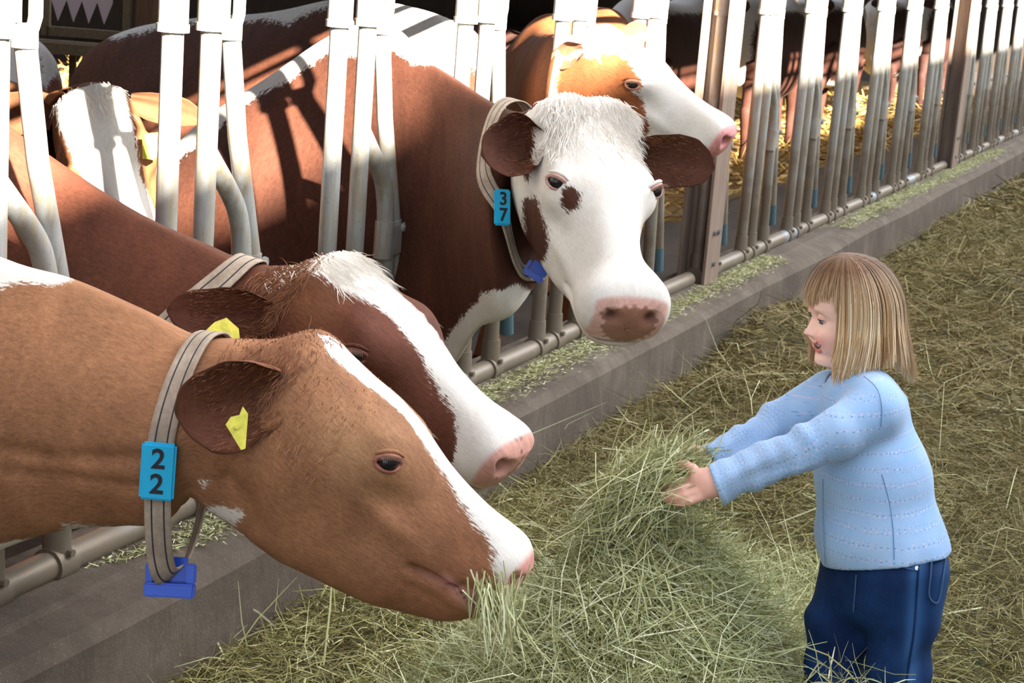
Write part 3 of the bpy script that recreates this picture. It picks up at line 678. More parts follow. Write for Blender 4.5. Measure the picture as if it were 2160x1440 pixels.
def cowlegs(o, fwd, k=1.):
    f = unit(fwd); l = np.cross(V3(0, 0, 1), f); R = []
    for sd in (1, -1):
        R.append([tuple(o + f * x * k + l * sd * y * k + V3(0, 0, z * k)) + (r * k,) for x, y, z, r in ((-.08, .15, .75, .11), (-.06, .15, .55, .075), (-.04, .15, .40, .052), (-.04, .15, .33, .045), (-.05, .15, .15, .036), (-.04, .15, .08, .045), (-.02, .15, .0, .055))])
        R.append([tuple(o + f * x * k + l * sd * y * k + V3(0, 0, z * k)) + (r * k,) for x, y, z, r in ((-1.45, .16, .90, .16), (-1.38, .17, .68, .11), (-1.52, .17, .48, .055), (-1.56, .17, .42, .048), (-1.50, .17, .18, .038), (-1.48, .17, .09, .048), (-1.45, .17, 0, .056))])
    return R
def Cv(a, b, c): return CR @ V3(a, b, c)      # a direction given as (right, up, towards the camera)
def nring(p, q, l, w3): return (W(*p), W(*q), unit(l), *w3)
YL = V3(0, 1, 0)
def blob2(x, y, c, r, rot=0):
    dx, dy = x - c[0], y - c[1]; co, si = math.cos(rot), math.sin(rot)
    u_, v_ = (dx * co + dy * si) / r[0], (-dx * si + dy * co) / r[1]
    return (1 - np.sqrt(u_ * u_ + v_ * v_)) * min(r)
def base_tone(A, c, ear_out, ear_in):
    n = len(A['V']); T = np.tile(np.array(c, float), (n, 1)); sg = A['seg']
    T[sg == 1] = ear_out; T[sg == 2] = ear_in
    return T
def mixc(T, m, c): m = np.clip(m, 0, 1)[:, None]; return T * (1 - m) + np.array(c) * m
def muzzle_skin(A, pink, dark=(.30, .10, .09)):
    h = A['h']; x, y, z = h.T; hd = (A['rt'] > A['nbk'] + 8) & (A['seg'] == 0)
    front = sm(.522, .534, x - .10 * np.maximum(z, -.03) + .04 * np.abs(y)) * sm(-.118, -.108, z) * hd
    lip = np.exp(-((z + .125) / .010) ** 2) * sm(.46, .49, x) * hd * .9
    m = np.maximum(front, lip); S = np.tile(np.array(pink, float), (len(x), 1))
    d = np.exp(-(((x - .545) / .022) ** 2 + ((np.abs(y) - .050) / .015) ** 2 + ((z + .050) / .013) ** 2))
    S = mixc(S, d * 1.5, dark); m = np.maximum(m, np.clip(d * 1.6, 0, 1) * hd)
    ln = np.exp(-((z - (-.128 - .35 * np.clip(.50 - x, 0, .1))) / .0030) ** 2) * sm(.42, .45, x) * hd; S = mixc(S, ln * (m + .6), (.13, .05, .045)); m = np.maximum(m, ln * .9)
    return S, m, x, y, z, hd

# --- cow 22: tan, nearest, mouth in the hay heap
O = W(650, 690, 2.93)
def tw22(xt, zt, xb, zb, a, b, c):
    return xt * 1.035, zt, xb * (1 + .05 * sm(.2, .45, xb)), zb + np.interp(xb, [0, .15, .25, .4, .5, .54], [0, -.018, -.04, -.052, -.034, -.012]), a, b, c
R22, F22 = head_rings(O, Cv(.715, -.70, .06), Cv(.66, .70, .20), .93, tw22)
b22 = V3(-.62, 2.52, 0)
rings = bodyrings(b22, V3(1, 0, 0)) + [
 nring((-250, 440, 3.24), (-280, 1310, 3.28), YL, (.10, .19, .13)), nring((0, 548, 3.12), (-30, 1180, 3.17), YL, (.075, .150, .085)),
 nring((150, 588, 3.07), (130, 1118, 3.11), YL, (.066, .130, .070)), nring((290, 648, 3.02), (265, 1108, 3.06), YL, (.062, .115, .062)), nring((400, 706, 2.98), (350, 1104, 3.02), YL, (.06, .10, .058))] + R22
def tone22(A):
    T = base_tone(A, (.300, .145, .075), (.16, .055, .025), (.115, .042, .024)); x, y, z = A['h'].T; hd = (A['rt'] > A['nbk'] + .5) & (A['seg'] == 0)
    T = mixc(T, .55 * blob2(x, z, (.22, -.06), (.13, .08)) / .05 * hd, (.40, .23, .12))          # paler round the eye
    T = mixc(T, .7 * sm(.33, .47, x) * hd, (.215, .092, .045)); T = mixc(T, .5 * sm(.05, -.04, x) * sm(-.2, -.05, z) * hd, (.16, .060, .028))
    return T
def white22(A):
    x, y, z = A['h'].T; hd = (A['rt'] > A['nbk'] + .5) & (A['seg'] == 0); n = A['V']; w_ = np.full(len(x), -.1)
    hw = np.interp(x, [-.02, .02, .06, .12, .20, .28, .36, .44, .48, .52, .56], [-.03, .006, .055, .045, .036, .036, .036, .050, .062, .085, .1])
    w_ = np.where(hd, hw - np.hypot(y, np.minimum(z + .012, 0) * 1.1), w_)
    w_ = np.where(hd & (z < -.085), -.1, w_)
    P = A['V']; bd = (A['rt'] <= A['nbk'] + .5) & (A['seg'] == 0); th = A['th22']
    w_ = np.where(bd, np.maximum(w_, th), w_)
    return w_
def skin22(A):
    S, m, x, y, z, hd = muzzle_skin(A, (.62, .30, .27)); return S, m * np.maximum(sm(.545, .560, x), sm(-.10, -.12, z))
def px_of(P):                                   # image pixel of a world point; projects pixel-traced coat patches onto the hide
    c = (P - CC) @ CR; return np.stack([1080 - 3800 * c[:, 0] / c[:, 2], 720 + 3800 * c[:, 1] / c[:, 2]], 1)
def patches(polys, near=None):
    def f(A):
        q = px_of(A['V']); d = np.full(len(q), -9.)
        for p in polys: d = np.maximum(d, poly_sd(q, p) / 1200)
        return d
    return f
pt22 = patches([[(-400, 400), (-100, 500), (0, 530), (60, 520), (95, 550), (160, 585), (120, 600), (40, 598), (0, 612), (-400, 700)],
                [(-400, 1400), (-200, 1200), (0, 1140), (70, 1136), (30, 1165), (0, 1172), (-300, 1400)], [(135, 1108), (240, 1112), (330, 1120), (250, 1140), (130, 1140)],
                [(432, 1072), (470, 1066), (508, 1082), (495, 1102), (460, 1092)], [(422, 1018), (442, 1014), (428, 1028)]])
def white22b(A):
    A['th22'] = pt22(A); w_ = white22(A); sp = patches([[(430, 1072), (470, 1064), (512, 1084), (497, 1104), (460, 1092)], [(420, 1014), (444, 1012), (428, 1030)]])(A)
    return np.maximum(w_, np.where(A['seg'] == 0, sp, -.1))
cow22, body22, I22 = build_cow(b22, 'tan cow with number 22 tag, nearest, eating from the hay heap', 'cows at the feed fence', rings, F22, tone22, white22b, skin22,
    [((.055, -.105, -.078), Cv(-.93, -.22, .25), Cv(.05, -.35, .93), .185, .082, .55), ((.05, .09, -.10), Cv(-.3, -.5, -.8), Cv(.3, -.2, -.8), .16, .06, .6)], cowlegs(b22, V3(1, 0, 0)), mouth=1., earhair=650, EYE=V3(.273, .116, -.036), folds=[([(-60, 935), (100, 962), (230, 968), (360, 962)], 16, .010), ([(-60, 985), (90, 1002), (230, 1022), (330, 1040)], 12, .007), ([(480, 1010), (520, 1060), (530, 1110)], 22, .010), ([(940, 1245), (985, 1235), (1010, 1262)], 9, .006)])
# --- cow 2: dark red with a broad blaze
O = W(696, 530, 3.58)
Rm, Fm = head_rings(O, Cv(.70, -.66, .24), Cv(.58, .66, .46), 1.02)
bm_ = V3(-.60, 3.30, 0)
rings = bodyrings(bm_, V3(1, 0, 0)) + [
 nring((-40, 240, 3.98), (-120, 1000, 4.05), YL, (.11, .19, .13)), nring((150, 365, 3.9), (90, 1010, 3.95), YL, (.075, .150, .085)),
 nring((300, 450, 3.82), (260, 1000, 3.85), YL, (.066, .130, .070)), nring((420, 506, 3.74), (390, 960, 3.78), YL, (.062, .115, .062)), nring((520, 555, 3.69), (480, 930, 3.70), YL + V3(-.1, 0, 0), (.06, .10, .058))] + Rm
def tonem(A):
    T = base_tone(A, (.105, .036, .020), (.12, .04, .02), (.10, .035, .022)); x, y, z = A['h'].T; hd = (A['rt'] > A['nbk'] + .5) & (A['seg'] == 0)
    return mixc(T, .5 * blob2(x, z, (.06, -.05), (.1, .07)) / .05 * hd, (.20, .09, .04))
def whitem(A):
    x, y, z = A['h'].T; hd = (A['rt'] > A['nbk'] + .2) & (A['seg'] == 0)
    hw = np.interp(x, [-.04, .0, .04, .09, .14, .20, .30, .38, .42, .45, .48, .56], [.02, .085, .085, .075, .052, .046, .046, .05, .058, .085, .13, .2])
    return np.where(hd, hw - np.hypot(y, np.minimum(z + .012, 0) * 1.0), -.1)
def skinm(A):
    S, m, x, y, z, hd = muzzle_skin(A, (.60, .33, .28)); r = np.random.default_rng(4)
    for _ in range(26):
        a = V3(.545, r.uniform(-.07, .07), r.uniform(-.10, .0)); d = np.exp(-(((y - a[1]) ** 2 + (z - a[2]) ** 2) / r.uniform(.0015, .0035) ** 2)); S = mixc(S, d, (.10, .04, .03))
    return S, m
cowm, bodym, Im = build_cow(bm_, 'dark red cow with a broad white blaze and white poll, second from the camera', 'cows at the feed fence', rings, Fm, tonem, whitem, skinm,
    [((.020, -.092, -.135), Cv(-.97, .06, .1), Cv(.0, -.1, 1), .21, .054, .6), ((.03, .09, -.05), Cv(.15, -.25, -.95), Cv(.8, .4, .2), .19, .055, .6)], cowlegs(bm_, V3(1, 0, 0)), eyec=(.13, .05, .04), earhair=650, EYE=V3(.212, .116, -.050))
# --- cow 37: white face turned to the camera
O = W(1238, 205, 4.50)
F_c = V3(.165, -.81, .56); L_c = unit(V3(.93, .02, -.40)); U_c = np.cross(F_c, L_c)
def tw37(xt, zt, xb, zb, a, b, c):
    k = sm(.42, .5, xt); k2 = 1 - sm(.0, .12, xt); return xt * 1.04, zt + .012 * k2, xb * 1.04 + .040 * sm(.45, .53, xb), zb + .006 * k, a * (1 + .25 * k + .42 * k2), b * (1.10 + .22 * k + .06 * k2), c * (1.35 + .15 * k)
R37, F37 = head_rings(O, CR @ F_c, CR @ U_c, 1.10, tw37)
b37 = V3(-.45, 4.90, 0)
rings = [nring((20, 560, 6.35), (30, 640, 6.35), YL, (.02, .04, .02)), nring((30, 500, 6.35), (40, 780, 6.35), YL, (.11, .19, .14)), nring((110, 445, 6.25), (120, 880, 6.25), YL, (.15, .27, .2)), nring((220, 390, 6.10), (240, 880, 6.10), YL, (.15, .29, .2)), nring((330, 335, 5.95), (350, 880, 5.95), YL, (.15, .30, .2)),
 nring((450, 245, 5.75), (470, 880, 5.75), YL, (.15, .30, .2)),
 nring((560, 170, 5.6), (590, 880, 5.6), YL, (.14, .29, .19)), nring((690, 78, 5.52), (720, 850, 5.54), YL, (.11, .23, .14)), nring((800, 45, 5.36), (840, 800, 5.37), YL, (.08, .145, .09)), 
 nring((920, 138, 5.14), (945, 778, 5.15), YL + V3(-.1, 0, 0), (.07, .122, .06)), nring((1010, 196, 4.86), (1010, 692, 4.86), YL + V3(-.25, 0, 0), (.085, .15, .07)),
 nring((1095, 235, 4.72), (1085, 652, 4.66), unit(V3(-.1, .8, 0) + .5 * CR @ L_c), (.085, .13, .07))] + R37
cow37_tone = lambda A: mixc(base_tone(A, (.072, .026, .015), (.075, .026, .016), (.085, .032, .02)), 0 * A['u'], (0, 0, 0))
P37brown = [[(1105, 425), (1128, 405), (1142, 440), (1155, 480), (1150, 540), (1138, 556), (1118, 545), (1104, 500)], [(1186, 398), (1210, 393), (1224, 410), (1222, 436), (1200, 446), (1183, 432)], [(1095, 255), (1125, 262), (1130, 300), (1112, 380), (1085, 330)]]
P37white = [[(1170, 640), (1090, 600), (1020, 622), (990, 655), (975, 668), (945, 705), (925, 745), (898, 700), (880, 662), (870, 800), (950, 860), (1100, 720)], [(250, 300), (540, 170), (680, 60), (800, 10), (900, 80), (935, 135), (880, 135), (800, 95), (740, 120), (690, 110), (620, 160), (540, 205), (300, 400)]]
def white37(A):
    x, y, z = A['h'].T; hd = (A['rt'] > A['nbk'] + .1) & (A['seg'] == 0)
    wf = np.where(hd, .06 + .0 * x, -.1); wf = np.where(hd, np.minimum(wf, (x + .02 + .25 * np.minimum(0, z + .0)) * 1.0 + .06), wf)
    q = px_of(A['V']); near = hd & (y < .02)
    for p in P37brown: wf = np.where(near, np.minimum(wf, -poly_sd(q, p) / 1000), wf)
    wb = np.full(len(x), -.1)
    for p in P37white: wb = np.maximum(wb, poly_sd(q, p) / 900)
    wf = np.where((A['rt'] <= A['nbk'] + .6) & (A['seg'] == 0), np.maximum(wb, np.where(A['rt'] > A['nbk'] + .1, wf, -.1)), wf); wf = np.where((A['seg'] == 4) | (A['seg'] == 5), .05, wf)
    return wf
def skin37(A):
    S, m, x, y, z, hd = muzzle_skin(A, (.62, .38, .33), (.16, .06, .05)); m = m * sm(.556, .566, x) * sm(.088, .078, np.abs(y))
    rr_ = .006 * np.sin(y * 260 + 4) * np.sin(z * 300)
    br = np.clip((blob2(y, z, (.004, -.072), (.066, .052)) + rr_) / .006, 0, 1); br = np.maximum(br, np.clip((blob2(y, z, (-.050, -.052), (.022, .016)) + rr_) / .006, 0, 1)) * hd * sm(.548, .556, x)
    S = mixc(S, br, (.30, .150, .105)); dd = np.exp(-((y / 1.0 + .0) ** 2 * 0 + ((np.abs(y) - .045) / .013) ** 2 + ((z + .052) / .010) ** 2)) * hd * sm(.545, .555, x); S = mixc(S, dd * 1.2, (.10, .04, .035)); m = np.maximum(m, np.maximum(br, dd)); return S, m
cow37, body37, I37 = build_cow(b37, 'brown cow number 37 with a white face, looking at the camera', 'cows at the feed fence', rings, F37, cow37_tone, white37, skin37,
    [((.095, -.105, -.06), Cv(-.88, -.22, .35), Cv(-.25, .05, 1), .150, .072, .95), ((.110, .105, -.055), Cv(.95, -.16, .0), Cv(.0, -.25, 1), .195, .064, .60)], cowlegs(b37, V3(1, 0, 0), 1.06), eyec=(.50, .30, .26), earhair=550, EYE=V3(.257, .110, -.016), eyefwd=.75)
# ---------------------------------------------------------------- collars, tags, hair
def nearest(C, px, py, NN):
    q = px_of(C); d = np.hypot(q[:, 0] - px, q[:, 1] - py) + 1e4 * (((CC - C) * NN).sum(1) < 0); return int(np.argmin(d))
o, C, NN, TT, BB = strap(cow22, I22, 11.42, tilt=-.12, off=.010, hw=.0215, drop=.10)
o['label'] = 'beige woven collar with two dark stripes'
k = nearest(C, 388, 992, NN); n_ = NN[k]; up = TT[k] * np.sign(TT[k][2])
number_tag(o, C[k] + n_ * .008, np.cross(up, n_), up + .10 * BB[k] * 0, n_, '22', .056, .096, .046)
kb = len(C) // 2; pb = C[kb] + V3(0, -.012, -.004)
def buckle(parent, p, right, up, k=1.):
    n = unit(np.cross(right, up)); up = np.cross(n, unit(right)); right = unit(right); R = np.stack([right, up, n], 1)
    mb = MB()
    mb.box((-.042 * k, -.030 * k, -.012 * k), (.042 * k, -.006 * k, .014 * k), R, p, bev=.003)
    mb.box((-.042 * k, -.006 * k, -.010 * k), (-.028 * k, .026 * k, .006 * k), R, p, bev=.002)
    mb.box((.026 * k, -.006 * k, -.010 * k), (.042 * k, .026 * k, .006 * k), R, p, bev=.002)
    mb.box((-.026 * k, -.006 * k, -.014 * k), (.026 * k, .036 * k, -.009 * k), R, p, bev=.001)
    b = mb.obj('buckle', BUCK, parent, False); b['label'] = 'blue plastic buckle'; return b
buckle(o, pb, Cv(1, -.05, 0), Cv(.05, 1, 0), 1.0)
o, C, NN, TT, BB = strap(cowm, Im, 11.05, tilt=-2.6, off=.012, hw=.030, drop=.04)
o, C, NN, TT, BB = strap(cow37, I37, 10.8, tilt=.75, off=.032, hw=.0215, drop=.06)
k = nearest(C, 1073, 427, NN); n_ = unit(NN[k] + .6 * unit(CC - C[k])); up = Cv(.02, 1, 0)
number_tag(o, C[k] + n_ * .007, np.cross(up, n_), up, n_, '37', .044, .092, .046)
kb = len(C) // 2; buckle(o, C[kb] + V3(.01, -.02, .01), unit(Cv(.8, -.5, 0)), unit(Cv(.5, .8, 0)), .7)
def ear_tag(root, px, py, d, poly, sc, nrm=(0, 0, 1), grow=0):
    c = W(px, py, d); n = unit(Cv(*nrm)); r = unit(Cv(1, 0, 0) - n * (Cv(1, 0, 0) @ n)); u_ = np.cross(n, r); v = []
    for dz in (-.0012, .0012): v += [c + (r * a + u_ * b) * sc + n * dz for a, b in poly]
    k = len(poly); f = [tuple(range(k - 1, -1, -1)), tuple(range(k, 2 * k))] + [(i, (i + 1) % k, k + (i + 1) % k, k + i) for i in range(k)]
    mb = MB().add(v, f); mb.tube([c - n * .004, c + n * .005], .004, 10)
    e = mb.obj('ear_tag', YEL, root, False); e['label'] = 'yellow ear tag'; return e
ear_tag(cow22, 500, 900, 2.735, [(.010, .038), (.004, .022), (-.012, .018), (-.021, .004), (.008, -.043), (.016, -.040), (.020, .024)], .82, (.15, .1, 1))
ear_tag(cowm, 465, 700, 3.50, [(-.03, 0), (-.012, .02), (.01, .03), (.035, .008), (.038, -.012), (.0, -.014)], 1, (.1, .35, .9))
fw = lambda k: (lambda h, N_, F, L, U: F * 1.0 + L * (h[:, 1:2] * k) + N_ * .25)
hair_tuft('forehead_hair', cow37, I37, lambda x, y, z: (x < .20) * (x > -.03) * (np.abs(y) < .11) * (z > -.10) * np.exp(-(np.maximum(x, 0) / .12) ** 2), .050, .0016, fw(3), .55, WHAIR, 3, 5, 5200)
hair_tuft('poll_hair', cowm, Im, lambda x, y, z: (x < .12) * (x > -.06) * (np.abs(y) < .075) * (z > -.12) * np.exp(-((x - .01) / .06) ** 2), .048, .0015, lambda h, N_, F, L, U: F * 1. + L * (h[:, 1:2] * 3) + N_ * .22, .45, WHAIR, 5, 5, 3600)
hair_tuft('poll_hair', cowm, Im, lambda x, y, z: (x < .03) * (x > -.09) * (z > -.16) * (np.abs(y) < .12) * (y < -.01), .036, .0014, lambda h, N_, F, L, U: F * .2 + L * (h[:, 1:2] * 4) + N_ * .2 - U * .5, .45, BHAIR, 6, 5, 2400)
hair_tuft('poll_hair', cow22, I22, lambda x, y, z: (x < .055) * (x > -.075) * (z > -.15) * (np.abs(y) < .12) * 1., .028, .0012, lambda h, N_, F, L, U: F * .4 - U * .5 + L * (h[:, 1:2] * 3) + N_ * .16, .7, BHAIR, 7, 5, 5000)
TANH = m_hair('tan_cow_hair', (.20, .075, .03), (.34, .15, .065), (.46, .24, .12))
hair_tuft('forehead_hair', cow22, I22, lambda x, y, z: (x < .20) * (x > .05) * (z > -.15) * (np.abs(y) > .055), .020, .0009, lambda h, N_, F, L, U: F * .3 - U * 1. + N_ * .10, .7, TANH, 8, 4, 3600)
# ---------------------------------------------------------------- the cows further back
def gcow(o, fwd, label, tone, wseed, wbias=-.02, wall=None, k=1., pitch=50, hyaw=0., group='cows further back in the barn', face=1., htop=1.36, hx0=.62):
    f = unit(fwd); l = np.cross(V3(0, 0, 1), f); z = V3(0, 0, 1)
    R = bodyrings(o, f, k)
    for a, b, c, d, w_ in ((.12, 1.29, .12, .60, .16), (.30, 1.30, .26, .76, .12), (.44, 1.31, .38, .90, .10)): R.append((o + (f * a + z * (b + (htop - 1.36) * a * 2)) * k, o + (f * c + z * (d + (htop - 1.36) * a * 2)) * k, l, w_ * .6 * k, w_ * k, w_ * .6 * k))
    p = math.radians(pitch); hf = unit(f * math.cos(hyaw) + l * math.sin(hyaw)); F_ = hf * math.cos(p) - z * math.sin(p); U_ = hf * math.sin(p) + z * math.cos(p)
    HR, fr = head_rings(o + (f * hx0 + z * htop) * k, F_, U_, .98 * k)
    def tn(A): return base_tone(A, tone, np.array(tone) * .7, np.array(tone) * .6)
    def wh(A):
        P = A['V']; b = (A['seg'] == 0) * (A['rt'] < A['nbk'] + .5); a = (P - o) @ f; w_ = lumpy(a * 1.6 + P[:, 2] * .5, P[:, 2] * 1.6 + wseed, wseed, 20, 1.5, 6) * .25 + wbias
        w_ = np.where(b, w_, -.1); x, y, zz = A['h'].T
        hd = (A['seg'] == 0) * (A['rt'] >= A['nbk'] + .5); w_ = np.where(hd, face * .05 - .4 * np.maximum(np.abs(y) - .05, 0), w_)
        w_ = np.where(A['seg'] == 4, .03, w_); return wall(A, w_) if wall else w_
    e = [((.03, s_ * .10, -.07), l * s_ + z * .0 - hf * .15, F_ * .4 + U_ * .6, .19, .062, .6) for s_ in (1, -1)]
    return build_cow(o, label, group, R, fr, tn, wh, lambda A: muzzle_skin(A, (.55, .30, .26))[:2], e, cowlegs(o, f, k), nb=46, nh=80, m=64)
# cow behind the second one, head hanging, white face
O5 = W(178, 178, 5.05); f5 = unit(V3(1, -.08, 0))
R5, F5 = head_rings(O5, Cv(.34, -.86, .38), Cv(.10, .38, .92), 1.06)
o5 = O5 - f5 * .85; o5 = V3(o5[0], o5[1], 0)
rings = bodyrings(o5, f5, .96) + [(W(60, 190, 5.3), W(80, 700, 5.3), unit(np.cross(V3(0, 0, 1), f5)), .08, .14, .08), (W(125, 190, 5.15), W(150, 520, 5.15), unit(np.cross(V3(0, 0, 1), f5)), .08, .12, .07)] + R5
def white5(A):
    x, y, z = A['h'].T; hd = (A['rt'] > A['nbk'] + .5) & (A['seg'] == 0); return np.where(hd & (z > -.12), np.interp(x, [-.02, .01, .06, .2, .3, .6], [-.02, .05, .095, .085, .07, .12]) - np.abs(y), np.where(hd & (x > .33), .03, -.1))
cow5, _, I5 = build_cow(V3(*o5), 'brown cow with a broad white face and yellow ear tag, behind the tubes at left', 'cows further back in the barn', rings, F5,
    lambda A: base_tone(A, (.20, .075, .03), (.10, .04, .018), (.11, .045, .02)), white5, lambda A: muzzle_skin(A, (.5, .28, .24))[:2],
    [((.045, .105, -.06), Cv(.96, -.22, -.1), Cv(-.1, -.1, 1), .20, .042, .5), ((.045, -.105, -.06), Cv(-.96, .2, -.1), Cv(.1, 0, 1), .19, .06, .5)], cowlegs(o5, f5, .96), nb=46, nh=110, m=84)
ear_tag(cow5, 318, 308, 4.93, [(-.022, .03), (.02, .034), (.026, -.02), (.006, -.034), (-.018, -.030)], 1.15, (0, .2, 1))
hair_tuft('forehead_hair', cow5, I5, lambda x, y, z: (x < .12) * (x > -.02) * (np.abs(y) < .09) * (z > -.1), .04, .0018, fw(3), .5, WHAIR, 13, 4, 1500)
# cow whose head leans out beside the brown post
O4 = W(1262, 48, 6.08)
R4, F4 = head_rings(O4, Cv(.765, -.60, .15), Cv(.55, .70, .40), 1.08)
f4 = unit(V3(.22, -.975, 0)); o4 = V3(-.42, 6.62, 0); l4 = np.cross(V3(0, 0, 1), f4)
def neckto(o, f, O, HR, k=1., wd=1.):
    """two neck sections between the trunk and a posed head"""
    l = np.cross(V3(0, 0, 1), f); a0, b0 = o + f * .08 * k + V3(0, 0, 1.30 * k), o + f * .10 * k + V3(0, 0, .60 * k); a1, b1 = HR[0][0], HR[0][1]; R = []
    for t_ in (.0, .38, .72): R.append((a0 * (1 - t_) + a1 * t_, b0 * (1 - t_) + b1 * t_, unit(l * (1 - t_) + HR[0][2] * t_), (.10 - .04 * t_) * k * wd, (.165 - .06 * t_) * k * wd, (.10 - .04 * t_) * k * wd))
    return R
rings = bodyrings(o4, f4, 1.04) + neckto(o4, f4, O4, R4, 1.04, .85) + R4
def white4(A):
    x, y, z = A['h'].T; hd = (A['rt'] > A['nbk'] + .3) & (A['seg'] == 0)
    cheek = np.maximum(blob2(x, z, (.17, -.17), (.17, .115), -.15), blob2(x, z, (.17, -.06), (.085, .05)))
    w_ = np.where(hd, np.where(y < .01, np.minimum(.05, -cheek), .05), -.1); w_ = np.where(A['seg'] == 5, -.1, w_); return np.where(A['rt'] > A['nbk'] + .3, w_, -.08)
cow4, _, I4 = build_cow(o4, 'cow with a white face and brown cheek patch leaning out beside the brown post', 'cows at the feed fence', rings, F4,
    lambda A: base_tone(A, (.22, .075, .028), (.20, .08, .04), (.22, .09, .05)), white4, lambda A: muzzle_skin(A, (.66, .30, .30))[:2],
    [((.03, -.10, -.07), Cv(-.75, -.2, -.5), Cv(.3, .1, .9), .12, .04, .6), ((.05, .10, -.05), Cv(.80, .35, -.5), Cv(.2, -.3, .9), .15, .045, .5)], cowlegs(o4, f4, 1.04), nb=46, nh=120, m=96, eyec=(.35, .15, .10))
# the big dark cow beyond number 37: head down behind it
f6 = unit(V3(1, -.12, 0)); l6 = np.cross(V3(0, 0, 1), f6); O6 = V3(-.36, 5.62, 1.05); h6 = head_rings(O6, V3(.35, .1, -.93), V3(.93, .1, .35), .98)
o6 = V3(-.95, 5.80, 0)
R6 = [nring((175, 225, 7.35), (180, 330, 7.35), l6, (.02, .04, .02)), nring((182, 170, 7.33), (190, 430, 7.33), l6, (.10, .17, .12)), nring((215, 95, 7.25), (230, 520, 7.25), l6, (.14, .26, .18)), nring((340, 48, 7.05), (350, 560, 7.05), l6, (.15, .29, .2)),
 nring((540, 28, 6.8), (550, 580, 6.8), l6, (.15, .30, .2)), nring((720, 0, 6.6), (730, 590, 6.6), l6, (.13, .28, .18)), nring((860, 10, 6.45), (860, 560, 6.45), l6, (.10, .22, .14)), nring((960, 45, 6.3), (930, 500, 6.3), l6, (.08, .15, .1)), nring((1000, 95, 6.2), (960, 430, 6.2), l6, (.07, .12, .07))] + h6[0]
pt6 = patches([[(230, 78), (240, 66), (330, 38), (350, 20), (420, 26), (540, 20), (640, -10), (700, -40), (700, 12), (640, 34), (600, 52), (590, 42), (540, 40), (480, 46), (400, 50), (340, 58), (280, 74), (236, 80)], [(800, 40), (830, 10), (880, -20), (960, 20), (1000, 60), (1012, 90), (985, 110), (975, 140), (940, 175), (905, 130), (850, 80)], [(985, 70), (1030, 85), (1040, 130), (1005, 150), (985, 110)]])
def white6(A):
    w_ = pt6(A); near_ = (A['V'] - o6) @ l6 < .1
    return np.where((A['rt'] < A['nbk'] + .2) & near_ & (A['seg'] == 0), w_, np.where(A['rt'] < A['nbk'] + .2, -.1, .03))
build_cow(o6, 'large dark brown cow with a white stripe on its back, behind the number 37 cow', 'cows further back in the barn', R6, h6[1],
    lambda A: base_tone(A, (.085, .030, .016), (.06, .02, .012), (.06, .02, .012)), white6, lambda A: muzzle_skin(A, (.5, .28, .24))[:2],
    [((.03, s_ * .10, -.07), V3(0, s_, 0), V3(.9, 0, -.3), .17, .05, .6) for s_ in (1, -1)], cowlegs(o6, f6, 1.), nb=60, nh=60, m=72)
# brown head looking through the tubes left of the leaning cow
O9 = W(1150, 50, 8.1); h9 = head_rings(O9, Cv(-.22, -.62, .75), Cv(-.1, .75, .62), .95); f9 = unit(V3(.75, -.65, 0)); o9 = O9 - f9 * .72; o9[2] = 0
build_cow(o9, 'reddish brown cow in the shade with a pinkish muzzle, left of the leaning white-faced cow', 'cows further back in the barn', bodyrings(o9, f9, .95) + neckto(o9, f9, O9, h9[0], .95) + h9[0], h9[1],
    lambda A: base_tone(A, (.095, .032, .02), (.06, .025, .02), (.10, .05, .04)), lambda A: np.where((A['rt'] > A['nbk']) & (A['h'][:, 0] > .42), .02, -.1), lambda A: muzzle_skin(A, (.50, .24, .20))[:2],
    [((.03, s_ * .10, -.07), unit(h9[1][3] * s_ - V3(0, 0, .15)), Cv(0, -.2, 1), .17, .055, .5) for s_ in (1, -1)], cowlegs(o9, f9, .95), nb=40, nh=80, m=64)
f7 = unit(V3(-.70, -.62, 0)); l7 = np.cross(V3(0, 0, 1), f7); O7 = W(-430, 60, 7.6); h7 = head_rings(O7, unit(f7 - V3(0, 0, .6)), unit(f7 * .6 + V3(0, 0, 1)), .95); o7 = W(-250, 60, 7.6); o7[2] = 0
R7 = [nring(a, b, l7, c) for a, b, c in (((134, 205, 7.6), (133, 240, 7.6), (.02, .03, .02)), ((130, 160, 7.6), (128, 310, 7.6), (.09, .13, .10)), ((108, 115, 7.6), (105, 400, 7.6), (.13, .20, .15)), ((60, 78, 7.6), (60, 430, 7.6), (.15, .26, .2)), ((-50, 58, 7.6), (-50, 470, 7.6), (.15, .27, .2)), ((-200, 50, 7.6), (-200, 450, 7.6), (.12, .22, .14)), ((-300, 50, 7.6), (-290, 330, 7.6), (.08, .14, .09)))] + h7[0]
build_cow(o7, 'white cow with brown patches at the far left, its rump above the white-faced cow', 'cows further back in the barn', R7, h7[1],
    lambda A: base_tone(A, (.20, .07, .045), (.1, .04, .02), (.1, .04, .02)), lambda A: np.where(A['seg'] < 3, -patches([[(60, 100), (82, 118), (88, 150), (70, 158), (40, 150)], [(95, 180), (120, 160), (140, 175), (120, 260), (60, 300), (60, 190)]])(A) * 1., .03), lambda A: muzzle_skin(A, (.5, .28, .24))[:2],
    [((.03, s_ * .10, -.07), h7[1][3] * s_, h7[1][1], .17, .05, .6) for s_ in (1, -1)], cowlegs(o7, f7, .95), nb=46, nh=50, m=56)
def nw(A, w_): return np.where(A['seg'] == 4, -.1, w_)
